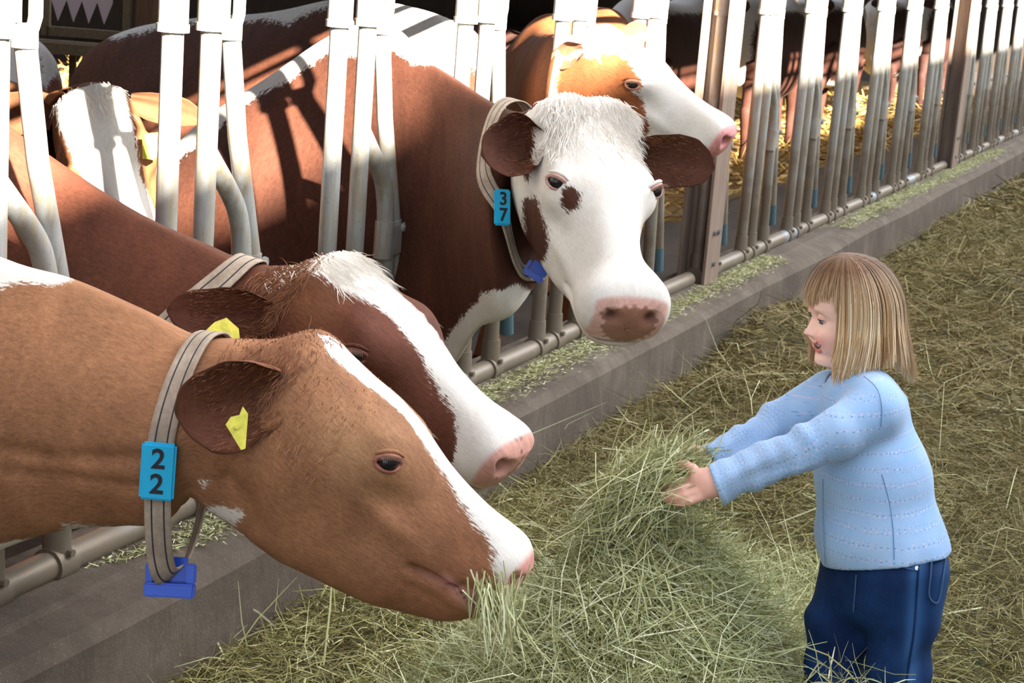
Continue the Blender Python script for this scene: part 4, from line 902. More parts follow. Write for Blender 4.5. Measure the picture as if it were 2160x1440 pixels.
for i_, (y_, lb) in enumerate(((13.3, 'dark brown cow with a white flank patch, first beyond the leaning white-faced cow'), (15.8, 'dark brown cow second in the row beyond the leaning white-faced cow'), (18.3, 'dark brown cow third in the row, seen between the middle bay tubes'), (20.8, 'dark brown cow fourth in the row, by the second brown post'), (23.3, 'brown cow farthest along the barn row'))):
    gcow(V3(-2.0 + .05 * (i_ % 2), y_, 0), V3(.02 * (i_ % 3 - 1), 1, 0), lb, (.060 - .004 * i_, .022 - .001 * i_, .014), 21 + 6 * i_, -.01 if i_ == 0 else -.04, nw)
# barn fittings far behind: a shelf frame with a scalloped pale cloth on the boards, wooden stall rails
def fitting():
    fr = empty('shelf_frame', (-3.9, 9.6, 1.0), 'dark wooden shelf frame with a pale scalloped cloth, at the top left of the barn', 'shelf')
    R = np.stack([Cv(1, .0, 0), V3(0, 0, 1), unit(np.cross(Cv(1, 0, 0), V3(0, 0, 1)))], 1); R[:, 0] = unit(R[:, 0] - V3(0, 0, 1) * R[2, 0]); R[:, 2] = np.cross(R[:, 0], R[:, 1])
    A0 = W(100, 62, 10.0)
    WB = m_wood('shelf_wood', ((.06, .04, .02), (.10, .07, .035), (.14, .10, .05)))
    for nm, lo, hi in (('top_rail', (0, .62, -.02), (.45, .66, .03)), ('bottom_rail', (0, -.03, -.02), (.45, .02, .03)), ('side_rail', (-.03, -.03, -.02), (.015, .66, .03)), ('side_rail', (.42, -.03, -.02), (.46, .66, .03)), ('shelf', (-.1, -.12, -.1), (.6, -.06, .15))):
        MB().box(lo, hi, R, A0).obj(nm, WB, fr, False)
    m = MB(); pts = [(0.02, .17)]; 
    for i in range(4): pts += [(.02 + .085 * i, .17), (.06 + .085 * i, .05), (.105 + .085 * i, .17)]
    v = [A0 + R @ V3(a, b, .012) for a, b in pts] + [A0 + R @ V3(.36, .30, .012), A0 + R @ V3(.02, .30, .012)]
    k = len(v); v2 = [q - R[:, 2] * .004 for q in v]
    MB().add(v + v2, [tuple(range(k)), tuple(range(2 * k - 1, k - 1, -1))]).obj('scalloped_cloth', flat('pale_cloth', (.35, .28, .30), .9), fr, False)
    for i in range(3): MB().box((.12 + .09 * i, -.55, -.05), (.155 + .09 * i, -.12, -.01), R, A0).obj('slat', WB, fr, False)
    MB().box((.48, -.1, -.05), (.75, .9, -.02), R, A0).obj('warm_board', WOODW, fr, False)
fitting()
for i, (a, b) in enumerate((((250, 470, 5.9 + 1.9), (700, 175, 7.4 + 1.9)), ((970, 190, 8.2), (1130, 80, 9.4)), ((1900, 70, 13.5), (1990, -5, 15)))):
    pass
# ---------------------------------------------------------------- the child
def sdf_mesh(fn, lo, hi, h):
    lo = np.array(lo, float); n = np.ceil((np.array(hi) - lo) / h).astype(int) + 1
    ax = [lo[i] + h * np.arange(n[i]) for i in range(3)]
    g = np.stack(np.meshgrid(*ax, indexing='ij'), -1); D_ = fn(g.reshape(-1, 3)).reshape(n)
    s = D_ < 0; c = np.zeros(n - 1); sl = lambda a, o_: a[o_[0]:o_[0] + n[0] - 1, o_[1]:o_[1] + n[1] - 1, o_[2]:o_[2] + n[2] - 1]
    cor = [(i, j, k) for i in (0, 1) for j in (0, 1) for k in (0, 1)]
    cnt = sum(sl(s, q).astype(int) for q in cor); act = (cnt > 0) & (cnt < 8)
    idx = -np.ones(n - 1, int); idx[act] = np.arange(act.sum()); P = np.zeros((act.sum(), 3)); C_ = np.zeros(act.sum())
    cell = np.argwhere(act)
    for a in cor:
        for d in range(3):
            if a[d]: continue
            b = list(a); b[d] = 1; da = sl(D_, a)[act]; db = sl(D_, tuple(b))[act]; cr_ = (da < 0) != (db < 0)
            t = np.where(cr_, da / np.where(cr_, da - db, 1), 0); q = cell + np.array(a, float); q = q.astype(float); q[:, d] += t
            P[cr_] += q[cr_]; C_[cr_] += 1
    V = lo + h * P / C_[:, None]; Q = []
    for d in range(3):
        e1, e2 = [x for x in range(3) if x != d]
        A_ = [slice(None)] * 3; B_ = [slice(None)] * 3; A_[d] = slice(0, -1); B_[d] = slice(1, None)
        ch = s[tuple(A_)] != s[tuple(B_)]; E = np.argwhere(ch)
        ok = (E[:, e1] > 0) & (E[:, e2] > 0) & (E[:, e1] < n[e1] - 1) & (E[:, e2] < n[e2] - 1); E = E[ok]
        def cid(o1, o2):
            q = E.copy(); q[:, e1] += o1; q[:, e2] += o2; return idx[q[:, 0], q[:, 1], q[:, 2]]
        quad = np.stack([cid(-1, -1), cid(0, -1), cid(0, 0), cid(-1, 0)], 1)
        ins = s[E[:, 0], E[:, 1], E[:, 2]]; flip = ins if d != 1 else ~ins
        quad[~flip] = quad[~flip][:, ::-1]; Q.append(quad)
    Q = np.concatenate(Q); return V, Q[(Q >= 0).all(1)]
def cap_(p, a, b, ra, rb, sc=None, ax=None):
    """round cone distance; sc flattens along axis ax"""
    if sc is not None:
        ax = unit(ax); f = lambda v: v + np.multiply.outer((v @ ax) * (1 / sc - 1), ax) if v.ndim > 1 else v + ax * (v @ ax) * (1 / sc - 1)
        p = f(p); a = f(np.array(a)); b = f(np.array(b))
    ab = b - a; t = np.clip(((p - a) @ ab) / (ab @ ab + 1e-12), 0, 1)
    return np.linalg.norm(p - a - t[:, None] * ab, axis=1) - (ra + (rb - ra) * t)
def smin(a, b, k):
    h_ = np.clip(.5 + .5 * (b - a) / k, 0, 1); return b * (1 - h_) + a * h_ - k * h_ * (1 - h_)
def chain(p, pts, k=.012, **kw):
    d = None
    for (a, ra), (b, rb) in zip(pts[:-1], pts[1:]):
        q = cap_(p, np.array(a), np.array(b), ra, rb, **kw); d = q if d is None else smin(d, q, k)
    return d
GD = 3.55
gx, gy_ = W(1850, 1300, GD)[:2]
girl = empty('person', (gx, gy_, 0), 'small blonde child in a light blue sweater and jeans holding out hay to the cows', 'person')
fw_ = Cv(-.95, 0, .17); fw_[2] = 0; GF = unit(fw_); GZ = V3(0, 0, 1); GL = np.cross(GZ, GF)      # forward, up, her left (towards the lens)
def Wd(px, py, dd=0.): return W(px, py, GD - dd)
# --- skin material
def m_skin():
    t = NT('child_skin'); n0 = t.noise(60, 3, .5, t.obj()); c = t.attr('tint').outputs['Vector']
    c = t.mix(.25, c, t.ramp(n0, [(.3, (.85, .8, .8)), (.7, (1.1, 1.1, 1.1))]), 'MULTIPLY')
    t.b.inputs['Subsurface Weight'].default_value = .12; t.b.inputs['Subsurface Radius'].default_value = (.012, .005, .003); t.b.inputs['Subsurface Scale'].default_value = .5
    return t.out(c, .5, 0, .35)
SKIN = m_skin()
# --- head: a fine lathe of front, back and side outlines
hp = math.radians(9); HF = unit(GF * math.cos(hp) - GZ * math.sin(hp)); HU = unit(GF * math.sin(hp) + GZ * math.cos(hp)); yaw = math.radians(-2)
HF = unit(HF * math.cos(yaw) + GL * math.sin(yaw)); HL = np.cross(HU, HF)
KS = 1.06
HO = Wd(1690, 702) - (HF * .086 + HU * .076) * KS
def hw(x, y, z): return HO + (np.multiply.outer(x, HF) + np.multiply.outer(y, HL) + np.multiply.outer(z, HU)) * KS
zf = [-.030, -.010, .002, .010, .014, .024, .034, .044, .056, .066, .078, .092, .104, .116, .130, .148, .166, .182, .194, .201, .205]
xf = [.000, .010, .030, .048, .0570, .0580, .0565, .0605, .0630, .0635, .0640, .0600, .0590, .0640, .0680, .0685, .061, .048, .032, .018, .001]
xb = [-.050, -.050, -.050, -.051, -.052, -.055, -.059, -.064, -.070, -.076, -.083, -.090, -.094, -.096, -.097, -.094, -.086, -.072, -.053, -.036, -.012]
wy = [.033, .034, .036, .038, .041, .0455, .051, .058, .062, .065, .068, .071, .0725, .0740, .0750, .0740, .0690, .0590, .045, .030, .008]
zz = np.linspace(0, 1, 210); zz = -.03 + .235 * zz; nz_, na = len(zz), 220
sp = lambda v: cr(np.array(v)[:, None], np.interp(zz, zf, np.arange(len(zf))))[:, 0]
XF, XB, WY = sp(xf), sp(xb), np.maximum(sp(wy), .001)
ph = np.linspace(0, 2 * PI, na, endpoint=False); cph, sph_ = np.cos(ph), np.sin(ph)
HX = np.where(cph > 0, XF[:, None] * 1 - 0, -XB[:, None]) * np.sign(cph) * np.abs(cph) ** .86 + 0
HX = np.where(cph > 0, XF[:, None] * np.abs(cph) ** .80, XB[:, None] * np.abs(cph) ** .92)
HY = WY[:, None] * np.sign(sph_) * np.abs(sph_) ** .84; HZ = np.repeat(zz[:, None], na, 1)
front = np.clip(cph, 0, 1)[None, :]; ay_ = np.abs(HY)
G_ = lambda y0, z0, ry, rz: np.exp(-((HY - y0) / ry) ** 2 - ((HZ - z0) / rz) ** 2) * (front > .05)
S_ = lambda y0, z0, ry, rz: G_(y0, z0, ry, rz) + G_(-y0, z0, ry, rz)
dx = .0165 * np.exp(-(HY / .0085) ** 2) * np.exp(-((HZ - .0755) / np.where(HZ > .0755, .017, .0075)) ** 2) * (front > .1)
dx += .0040 * S_(.0085, .0725, .0055, .0050) + .004 * G_(0, .104, .006, .014)
dx -= .0060 * S_(.030, .109, .013, .0085); dx += .0030 * S_(.030, .125, .016, .006)
dx += .0065 * S_(.034, .068, .017, .015)                                    # smiling cheeks
mouth_z = .0470 + 9.0 * HY ** 2
opn = np.exp(-((HZ - mouth_z) / (.0058 * np.maximum(.25, 1 - (HY / .038) ** 2))) ** 2) * sm(.036, .031, np.abs(HY)) * (front > .1)
dx -= .0045 * opn; dx += .0022 * np.exp(-((HZ - mouth_z - .0080) / .0032) ** 2) * sm(.032, .020, np.abs(HY)) * (front > .1)
dx += .0026 * np.exp(-((HZ - mouth_z + .0088) / .0036) ** 2) * sm(.030, .018, np.abs(HY)) * (front > .1)
dx -= .0030 * np.exp(-((HZ - .0385) / .004) ** 2) * np.exp(-(HY / .018) ** 2) * front
dx += .0030 * np.exp(-((HZ - .020) / .012) ** 2) * np.exp(-(HY / .018) ** 2) * front
HX = HX + dx
HVt = hw(HX.ravel(), HY.ravel(), HZ.ravel()); a_ = np.arange(nz_ * na).reshape(nz_, na)
HQ_ = np.stack([a_[:-1], np.roll(a_, -1, 1)[:-1], np.roll(a_, -1, 1)[1:], a_[1:]], -1).reshape(-1, 4)
base_s = np.array([.86, .58, .50]); Tn = np.tile(base_s, (nz_ * na, 1)); yv, zv, fv = HY.ravel(), HZ.ravel(), np.repeat(front, nz_, 0).ravel()
blush = np.exp(-((np.abs(yv) - .036) / .017) ** 2 - ((zv - .066) / .016) ** 2) * (fv > .05) + .7 * np.exp(-(yv / .008) ** 2 - ((zv - .073) / .008) ** 2) * (fv > .05)
Tn = mixc(Tn, .75 * blush, (.78, .34, .30))
mzv = mouth_z.ravel(); lipm = np.exp(-((zv - mzv - .0072) / .0030) ** 4) * sm(.034, .029, np.abs(yv)) + np.exp(-((zv - mzv + .0085) / .0042) ** 4) * sm(.032, .027, np.abs(yv))
Tn = mixc(Tn, .9 * lipm * (fv > .05), (.55, .13, .13)); om = opn.ravel(); Tn = mixc(Tn, sm(.35, .7, om), (.10, .015, .015))
Tn = mixc(Tn, sm(.5, .8, np.exp(-((zv - mzv - .0022) / .0024) ** 2) * sm(.027, .022, np.abs(yv))) * (fv > .1), (.70, .66, .58))
Tn = mixc(Tn, .5 * np.exp(-((np.abs(yv) - .030) / .014) ** 2 - ((zv - .114) / .006) ** 2) * (fv > .05), (.50, .23, .18))
# --- hands and forearms, neck and trunk, as signed distances
def hand_sdf(pts_palm, fingers, fore):
    def f(p):
        d = None
        for a, b, ra, rb, fl in pts_palm:
            q = cap_(p, a, b, ra, rb, .62, fl) if fl is not None else cap_(p, a, b, ra, rb); d = q if d is None else smin(d, q, .012)
        d = smin(d, chain(p, fore, .01), .014)
        for fg in fingers: d = smin(d, chain(p, fg, .003), .0042)
        return d
    return f
def hand(wr, px_f, dd, mir=0):
    """px_f: list of finger chains [(px, py, extra depth, radius)...]"""
    return [[(Wd(a, b, dd + c), r) for a, b, c, r in ch] for ch in px_f]
near_f = hand(None, [
 [(1476, 1000, .000, .0098), (1462, 988, -.012, .0092), (1448, 981, -.022, .0086), (1435, 981, -.030, .0078)],     # thumb on top
 [(1470, 1008, -.012, .0095), (1444, 1014, -.018, .0086), (1420, 1022, -.026, .0078), (1399, 1029, -.030, .0066)],
 [(1470, 1022, .000, .0095), (1440, 1030, -.002, .0086), (1414, 1039, -.010, .0078), (1394, 1045, -.018, .0068)],
 [(1472, 1036, .010, .0092), (1446, 1045, .010, .0082), (1424, 1051, .002, .0074), (1407, 1055, -.006, .0064)],
 [(1478, 1048, .014, .0082), (1458, 1056, .014, .0074), (1442, 1060, .008, .0066), (1428, 1062, .002, .0058)]], .08)
PN = [(Wd(1500, 1012, .08), Wd(1472, 1012, .078), .022, .0165, None), (Wd(1500, 1026, .09), Wd(1476, 1040, .088), .020, .014, None), (Wd(1492, 1004, .075), Wd(1474, 1002, .072), .016, .012, None)]
fn_near = hand_sdf(PN, near_f, [(Wd(1500, 1020, .085), .024), (Wd(1540, 1010, .085), .024), (Wd(1600, 985, .08), .026)])
far_f = hand(None, [
 [(1492, 968, .0, .0095), (1480, 955, .008, .0095), (1466, 947, .012, .0092), (1456, 949, .012, .0082)],
 [(1486, 985, .01, .0092), (1462, 992, .012, .0082), (1438, 996, .014, .0074), (1420, 994, .014, .0064)],
 [(1484, 998, .0, .0092), (1458, 1006, .0, .0082), (1434, 1012, .0, .0074), (1414, 1012, .004, .0064)],
 [(1484, 1010, -.012, .009), (1458, 1018, -.012, .008), (1436, 1022, -.01, .0072), (1420, 1020, -.004, .0062)],
 [(1488, 1018, -.02, .008), (1466, 1026, -.02, .0072), (1450, 1028, -.018, .0064), (1438, 1026, -.012, .0056)]], -.03)
PF = [(Wd(1506, 985, -.03), Wd(1484, 985, -.03), .021, .016, None), (Wd(1506, 998, -.035), Wd(1486, 1006, -.04), .019, .014, None)]
fn_far = hand_sdf(PF, far_f, [(Wd(1506, 990, -.03), .023), (Wd(1540, 966, -.052), .022), (Wd(1600, 932, -.088), .022)])
def bounds(*P, m=.05): P = np.array(P); return P.min(0) - m, P.max(0) + m
v1, q1 = sdf_mesh(fn_near, *bounds(Wd(1390, 975, .08), Wd(1600, 1060, .08), Wd(1600, 985, .08), m=.035), .0022)
v2, q2 = sdf_mesh(fn_far, *bounds(Wd(1410, 945, -.03), Wd(1600, 1030, -.05), m=.035), .0024)
CH = Wd(1822, 845); HP = Wd(1862, 1165)
neck_b = hw(-.022, 0, -.06)
SHN, SHF = Wd(1838, 858, .095), Wd(1752, 835, -.105)
def fn_body(p):
    d = chain(p, [(hw(-.018, 0., .035), .036), (neck_b, .031), (Wd(1826, 875), .058), (Wd(1840, 1000), .080), (HP, .088)], .03, sc=1.25, ax=GL)
    d = smin(d, chain(p, [(SHN, .032), (Wd(1712, 955, .11), .028), (Wd(1590, 990, .085), .023)]), .03)
    return smin(d, chain(p, [(SHF, .032), (Wd(1640, 902, -.118), .026), (Wd(1590, 935, -.085), .021)]), .03)
v3, q3 = sdf_mesh(fn_body, *bounds(Wd(1590, 990, .08), Wd(1640, 900, -.11), HP, hw(0, 0, .05), CH, m=.13), .008)
Vb = np.vstack([HVt, v1, v2, v3]); o1, o2, o3 = len(HVt), len(HVt) + len(v1), len(HVt) + len(v1) + len(v2)
Qb = np.vstack([HQ_, q1 + o1, q2 + o2, q3 + o3]); hs = np.tile(np.array([.78, .45, .37]), (len(v1) + len(v2), 1))
tips = np.array([ch[-1][0] for ch in near_f + far_f]); dist = np.min(np.linalg.norm(np.vstack([v1, v2])[:, None] - tips[None], axis=2), 1); hs = mixc(hs, .6 * sm(.022, .006, dist), (.66, .22, .20))
fastmesh('body', Vb, Qb, SKIN, girl, True, cols=dict(tint=np.vstack([Tn, hs, np.tile(base_s, (len(v3), 1))])))
# eyes, lids, brows
LASH = flat('eyelash', (.05, .03, .02), .7); BROW = flat('eyebrow', (.30, .17, .10), .8); EW = NT('child_eye').out((.55, .52, .5), .15)
for sd in (1, -1):
    c = (.0485, .0305 * sd, .1090)
    v, f = sph(hw(*c), .0125 * KS, 24, 16); meshobj('eye', v, f, EW, girl)
    lidp = []; 
    for i in range(13):
        a = -1.05 + 2.1 * i / 12; lidp.append(hw(c[0] + .0128 * math.cos(a) * .96, c[1] + .0128 * math.sin(a) * 1.0, c[2] - .0042 + .0010 * math.cos(a * 1.3)))
    MB().tube(lidp, [.0006 + .0011 * math.sin(PI * (i + .5) / 13) for i in range(13)], 8).obj('eyelashes', LASH, girl)
    # upper lid: a cap of skin over the ball
    V_, F_ = [], []
    for i in range(9):
        e = -.30 + (1.35 + .30) * i / 8
        for j in range(17):
            a = -1.5 + 3.0 * j / 16; r = .0131; V_.append(hw(c[0] + r * math.cos(e) * math.cos(a), c[1] + r * math.cos(e) * math.sin(a), c[2] + r * math.sin(e)))
    F_ = [(i * 17 + j, i * 17 + j + 1, (i + 1) * 17 + j + 1, (i + 1) * 17 + j) for i in range(8) for j in range(16)]
    meshobj('eyelid', V_, F_, SKIN, girl, True, cols=dict(tint=np.tile([.76, .48, .41], (len(V_), 1))))
    v, f = sph(hw(c[0] + .0072, c[1] + .001 * sd, c[2] - .0075), .0050 * KS, 14, 10); meshobj('iris', v, f, flat('iris', (.05, .09, .14), .1), girl)
    bp = [hw(.0665 + .0005 - .0016 * i - .00055 * i * i, sd * (.014 + .0052 * i), .1255 + .0022 * math.sin(PI * i / 5)) for i in range(6)]
    MB().tube(curve(bp, 4), .0011, 8).obj('eyebrow', BROW, girl)
# --- hair
def m_blonde():
    t = NT('blonde_hair'); g = t.n('ShaderNodeNewGeometry'); r = t.math('ADD', t.math('MULTIPLY', g.outputs['Random Per Island'], .5), t.math('MULTIPLY', t.attr('clump').outputs['Fac'], .5)); a = t.attr('along').outputs['Fac']
    root = t.ramp(r, [(.1, (.085, .040, .018)), (.6, (.16, .08, .036)), (.9, (.34, .20, .10))]); tip = t.ramp(r, [(.1, (.30, .15, .055)), (.38, (.60, .38, .18)), (.62, (.84, .66, .42)), (.85, (.97, .88, .70))])
    c = t.mix(t.ramp(a, [(.22, (0, 0, 0)), (.60, (1, 1, 1))]), root, tip); t.b.inputs['Sheen Weight'].default_value = .1
    return t.out(c, .5, 0, .22)
BLOND = m_blonde()
def hair_path(phi, lay, ln, r):
    """phi 0 = forehead; returns points (n, 3) in head coordinates, falling from the crown"""
    fr = abs(phi) < ln['bang']; n = 18
    ca, sa = math.cos(phi), math.sin(phi)
    ex = (.0720 if ca > 0 else .1000) + lay; ey = .0800 + lay
    R_ = 1 / math.sqrt((ca / ex) ** 2 + (sa / ey) ** 2)
    ztop = .209 + lay * .8; zmid = .118 if fr else .105; pts = []
    zend = ln['end']
    for i in range(n):
        t = i / (n - 1); s = t * ln['tot']
        arc = .150
        if s < arc:
            q = s / arc * PI / 2; rr = R_ * math.sin(q) ** .92; z = zmid + (ztop - zmid) * math.cos(q) ** .95
        else:
            z = zmid - (s - arc); rr = R_
            if not fr:
                k = max(0, (.08 - z)) / .11; back = max(0, -ca)
                rr = R_ * (1 - .16 * k ** 1.5 * (1 - back)) + .010 * k * back
        x = rr * ca - .004; y = rr * sa
        pts.append((x, y, z))
    return np.array(pts)
rh = np.random.default_rng(21); rows = []; al = []; NS = 7000
HV, HQs, HA, HC = [], [], [], []
cnt = 0
for i in range(NS):
    phi = rh.uniform(-PI, PI); lay = rh.random() ** 1.5 * .012 - .002; bang = 1.10
    d_ = dict(bang=bang)
    if abs(phi) < bang: tot = .142 + rh.uniform(-.014, .003) - .016 * sm(.15, .7, abs(phi)) + .02 * sm(.9, 1.1, abs(phi))
    else:
        bk = max(0, -math.cos(phi)); tot = .150 + float(np.interp(abs(phi), [1.1, 1.7, 2.35, 2.75, PI], [.118, .100, .086, .135, .150])) + rh.uniform(-.022, .006)
        if abs(phi) < bang + .25: tot -= rh.uniform(0, .05) * (bang + .25 - abs(phi)) * 4
    d_['tot'] = tot; d_['end'] = 0
    P = hair_path(phi, lay, d_, rh)
    cl = math.floor(phi * 26) ; ph_ = cl * 2.4; t_ = np.linspace(0, 1, len(P))
    tang = V3(-math.sin(phi), math.cos(phi), 0)
    P = P + np.outer(t_ ** 1.5 * .0045 * np.sin(ph_ + t_ * 3) + rh.normal() * .0012, tang) + np.outer(t_ ** 2 * .003 * math.sin(ph_ * 1.7) * (0 if abs(phi) < bang else 1), V3(math.cos(phi), math.sin(phi), 0))
    if abs(phi) > bang: P = P + np.outer(t_ ** 3.5 * .022 * sm(2.5, 1.5, abs(phi)) , V3(1, 0, 0)) - np.outer(t_ ** 3 * .008 * sm(2.4, 2.9, abs(phi)), V3(1, 0, 0))
    if rh.random() < .06: P = P + np.outer(t_ ** 2 * rh.uniform(.003, .014), V3(math.cos(phi), math.sin(phi), 0))
    Wp = hw(P[:, 0], P[:, 1], P[:, 2]); out = unit(np.outer(P[:, 0] * 0 + math.cos(phi), HF) + np.outer(P[:, 0] * 0 + math.sin(phi), HL)); tg = np.gradient(Wp, axis=0); sd_ = unit(np.cross(tg, out))
    wv = (.0017 if abs(phi) < bang else .0021) * rh.uniform(.6, 1.3) * (1 - .7 * t_ ** 4)
    HV.append(np.stack([Wp - sd_ * wv[:, None] / 2, Wp + sd_ * wv[:, None] / 2], 1).reshape(-1, 3)); HA.append(np.repeat(t_ * tot / .29, 2)); HC.append(np.full(2 * len(P), (math.sin(cl * 12.9898 + 4.1) * 43758.5453) % 1.0 * .8 + .2 * float(abs(phi) > 2.3)))
nP = 18; HV = np.vstack(HV); HA = np.concatenate(HA); b = np.arange(NS)[:, None] * 2 * nP
HQs = np.concatenate([b + np.array([[2 * s_, 2 * s_ + 1, 2 * s_ + 3, 2 * s_ + 2]]) for s_ in range(nP - 1)], 0)
hair_o = fastmesh('hair', HV, HQs, BLOND, girl, True, attrs=dict(along=HA, clump=np.concatenate(HC))); hair_o['label'] = 'straight blonde bob with fringe'
CV, CQ, CA_ = [], [], []
phs = np.linspace(-PI, PI, 96, endpoint=False)
for i, p_ in enumerate(phs):
    tot = .146 - .012 * abs(p_) if abs(p_) < 1.1 else .150 + .072
    P = hair_path(p_, -.004, dict(bang=1.1, tot=tot, end=0), rh); CV.append(hw(P[:, 0], P[:, 1], P[:, 2])); CA_.append(np.linspace(0, 1, nP) * tot / .29)
CQ = [[i * nP + j, ((i + 1) % 96) * nP + j, ((i + 1) % 96) * nP + j + 1, i * nP + j + 1] for i in range(96) for j in range(nP - 1) if abs(abs(phs[i] + .03) - 1.1) > .05]
cap_o = meshobj('hair_cap', np.vstack(CV), CQ, BLOND, girl, True, dict(along=np.concatenate(CA_) * .8))
# --- sweater
def m_sweater():
    t = NT('blue_sweater'); v = t.attr('st').outputs['Vector']
    kn = t.noise(420, 2, .5, t.obj()); n0 = t.noise(12, 3, .5, t.obj())
    c = t.mix(t.ramp(n0, [(.35, (0, 0, 0)), (.7, (1, 1, 1))]), (.250, .420, .680), (.330, .500, .750))
    sx = t.n('ShaderNodeSeparateXYZ'); t.l(v, sx.inputs[0])
    row = t.math('ABSOLUTE', t.math('SUBTRACT', t.math('FRACT', t.math('MULTIPLY', sx.outputs[1], 36)), .5))
    rowm = t.math('MAXIMUM', t.math('SUBTRACT', 1, t.math('MULTIPLY', row, 3.2)), sx.outputs[2])
    for sc_, off_, col_, rad_ in ((105, 0, (.66, .52, .64), .26), (120, .37, (.085, .16, .38), .20)):
        mp = t.n('ShaderNodeMapping'); mp.inputs['Scale'].default_value = (sc_, sc_, 0); mp.inputs['Location'].default_value = (off_, off_, 0); t.l(v, mp.inputs['Vector'])
        vo = t.n('ShaderNodeTexVoronoi'); vo.voronoi_dimensions = '2D'; vo.inputs['Randomness'].default_value = .45; vo.inputs['Scale'].default_value = 1; t.l(mp.outputs[0], vo.inputs['Vector'])
        dm = t.ramp(vo.outputs['Distance'], [(rad_ * .6, (.75, .75, .75)), (rad_, (0, 0, 0))]); c = t.mix(t.math('MULTIPLY', dm, rowm), c, col_)
    t.bump(kn, .25, .0015); t.b.inputs['Sheen Weight'].default_value = .2; return t.out(c, .9, 0, .2)
SWEAT = m_sweater()
hemc = Wd(1862, 1176); hemn = unit(unit(Wd(1862, 1000) - Wd(1870, 1180)) + .10 * GF)
def wr(p, a, fx, fy, fz, ph0=0): return a * np.sin(p[:, 0] * fx + p[:, 2] * fz + 1.3 * np.sin(p[:, 1] * fy + p[:, 2] * 17 + ph0) + ph0)
def fn_shirt(p):
    d = chain(p, [(Wd(1808, 826), .046), (Wd(1820, 862), .080), (Wd(1838, 1000), .106), (Wd(1862, 1150), .119), (Wd(1872, 1230), .124)], .03, sc=1.16, ax=GL)
    d = smin(d, cap_(p, hw(-.020, 0, -.045), Wd(1812, 845), .045, .060), .03)
    d = smin(d, cap_(p, Wd(1846, 848, .070), Wd(1786, 834, -.080), .046, .042), .035)
    d = smin(d, chain(p, [(Wd(1842, 868, .095), .055), (Wd(1765, 915, .12), .0475), (Wd(1690, 950, .115), .0425), (Wd(1600, 983, .09), .0385), (Wd(1520, 1016, .083), .0400), (Wd(1480, 1026, .083), .0405)], .012), .030)
    d2 = chain(p, [(SHF, .054), (Wd(1640, 900, -.12), .048), (Wd(1570, 945, -.07), .042), (Wd(1500, 982, -.035), .038), (Wd(1470, 992, -.035), .038)], .012)
    d = smin(d, d2, .022)
    u_ = (p - Wd(1506, 1016, .083)) @ unit(Wd(1600, 985, .09) - Wd(1506, 1016, .083))
    along = (p - CH) @ GF
    slv = sm(.10, .16, along); d = d + slv * (.0034 * np.sin(along * 75 + 2.2 * np.sin(p[:, 2] * 42) + p[:, 2] * 30) + .0016 * np.sin(along * 150 - p[:, 2] * 70))
    side = (1 - slv); d = d + .0042 * side * np.sin(p[:, 2] * 34 + 26 * along + 1.6 * np.sin(along * 30)) * sm(.85, .6, p[:, 2]) + .004 * side * np.sin(along * 58 + p[:, 2] * 9) * sm(.75, .55, p[:, 2])
    # openings: hem, both cuffs, neckline
    d = np.maximum(d, -((p - hemc) @ hemn))
    for c_, w_, rr in ((Wd(1507, 1018, .083), Wd(1600, 985, .09), .07), (Wd(1494, 984, -.035), Wd(1580, 940, -.07), .07)):
        ax_ = unit(w_ - c_); s_ = (p - c_) @ ax_; d = np.where(np.linalg.norm(p - c_, axis=1) < rr, np.maximum(d, -s_), d)
    ntop = hw(-.020, 0, -.040); s_ = (p - ntop) @ unit(HU * 1 + .45 * GF); d = np.where(np.linalg.norm(p - ntop, axis=1) < .062, np.maximum(d, s_), d)
    return d
v4, q4 = sdf_mesh(fn_shirt, *bounds(Wd(1480, 1026, .13), Wd(1490, 970, -.08), Wd(1990, 1200, .13), Wd(1990, 1200, -.13), Wd(1800, 770, .1), Wd(1800, 770, -.12), m=.06), .0048)
al_ = (v4 - CH) @ GF; gl_ = (v4 - CH) @ GL; arm_ = al_ > .125
def around(v, a, b, r):
    ax_ = unit(b - a); q = v - a; e1 = unit(np.cross(ax_, GZ)); e2 = np.cross(ax_, e1); return q @ ax_, np.arctan2(q @ e1, q @ e2) * r
n1, n2 = around(v4, SHN, Wd(1520, 1016, .083), .042); f1, f2 = around(v4, SHF, Wd(1500, 982, -.035), .042); ne = gl_ > -.0
ax0 = Wd(1842, 1000); tq = v4 - ax0; ta = np.arctan2(tq @ GF, tq @ GL) * .120
st = np.stack([np.where(arm_, np.where(ne, n1, f1), ta), np.where(arm_, np.where(ne, n2, f2), v4[:, 2] + .10 * al_), np.where(arm_, .45, 0.)], 1)
sw = fastmesh('sweater', v4, q4, SWEAT, girl, True, cols=dict(st=st)); sw['label'] = 'light blue sweater with rows of tiny flowers'
cp = [hw(-.020 + .043 * math.cos(a), .043 * math.sin(a), -.040 - .010 * math.cos(a) - .002 * math.sin(3 * a)) for a in np.linspace(0, 2 * PI, 25)]
MB().tube(cp, .0060, 10).obj('neckband', SWEAT, girl)
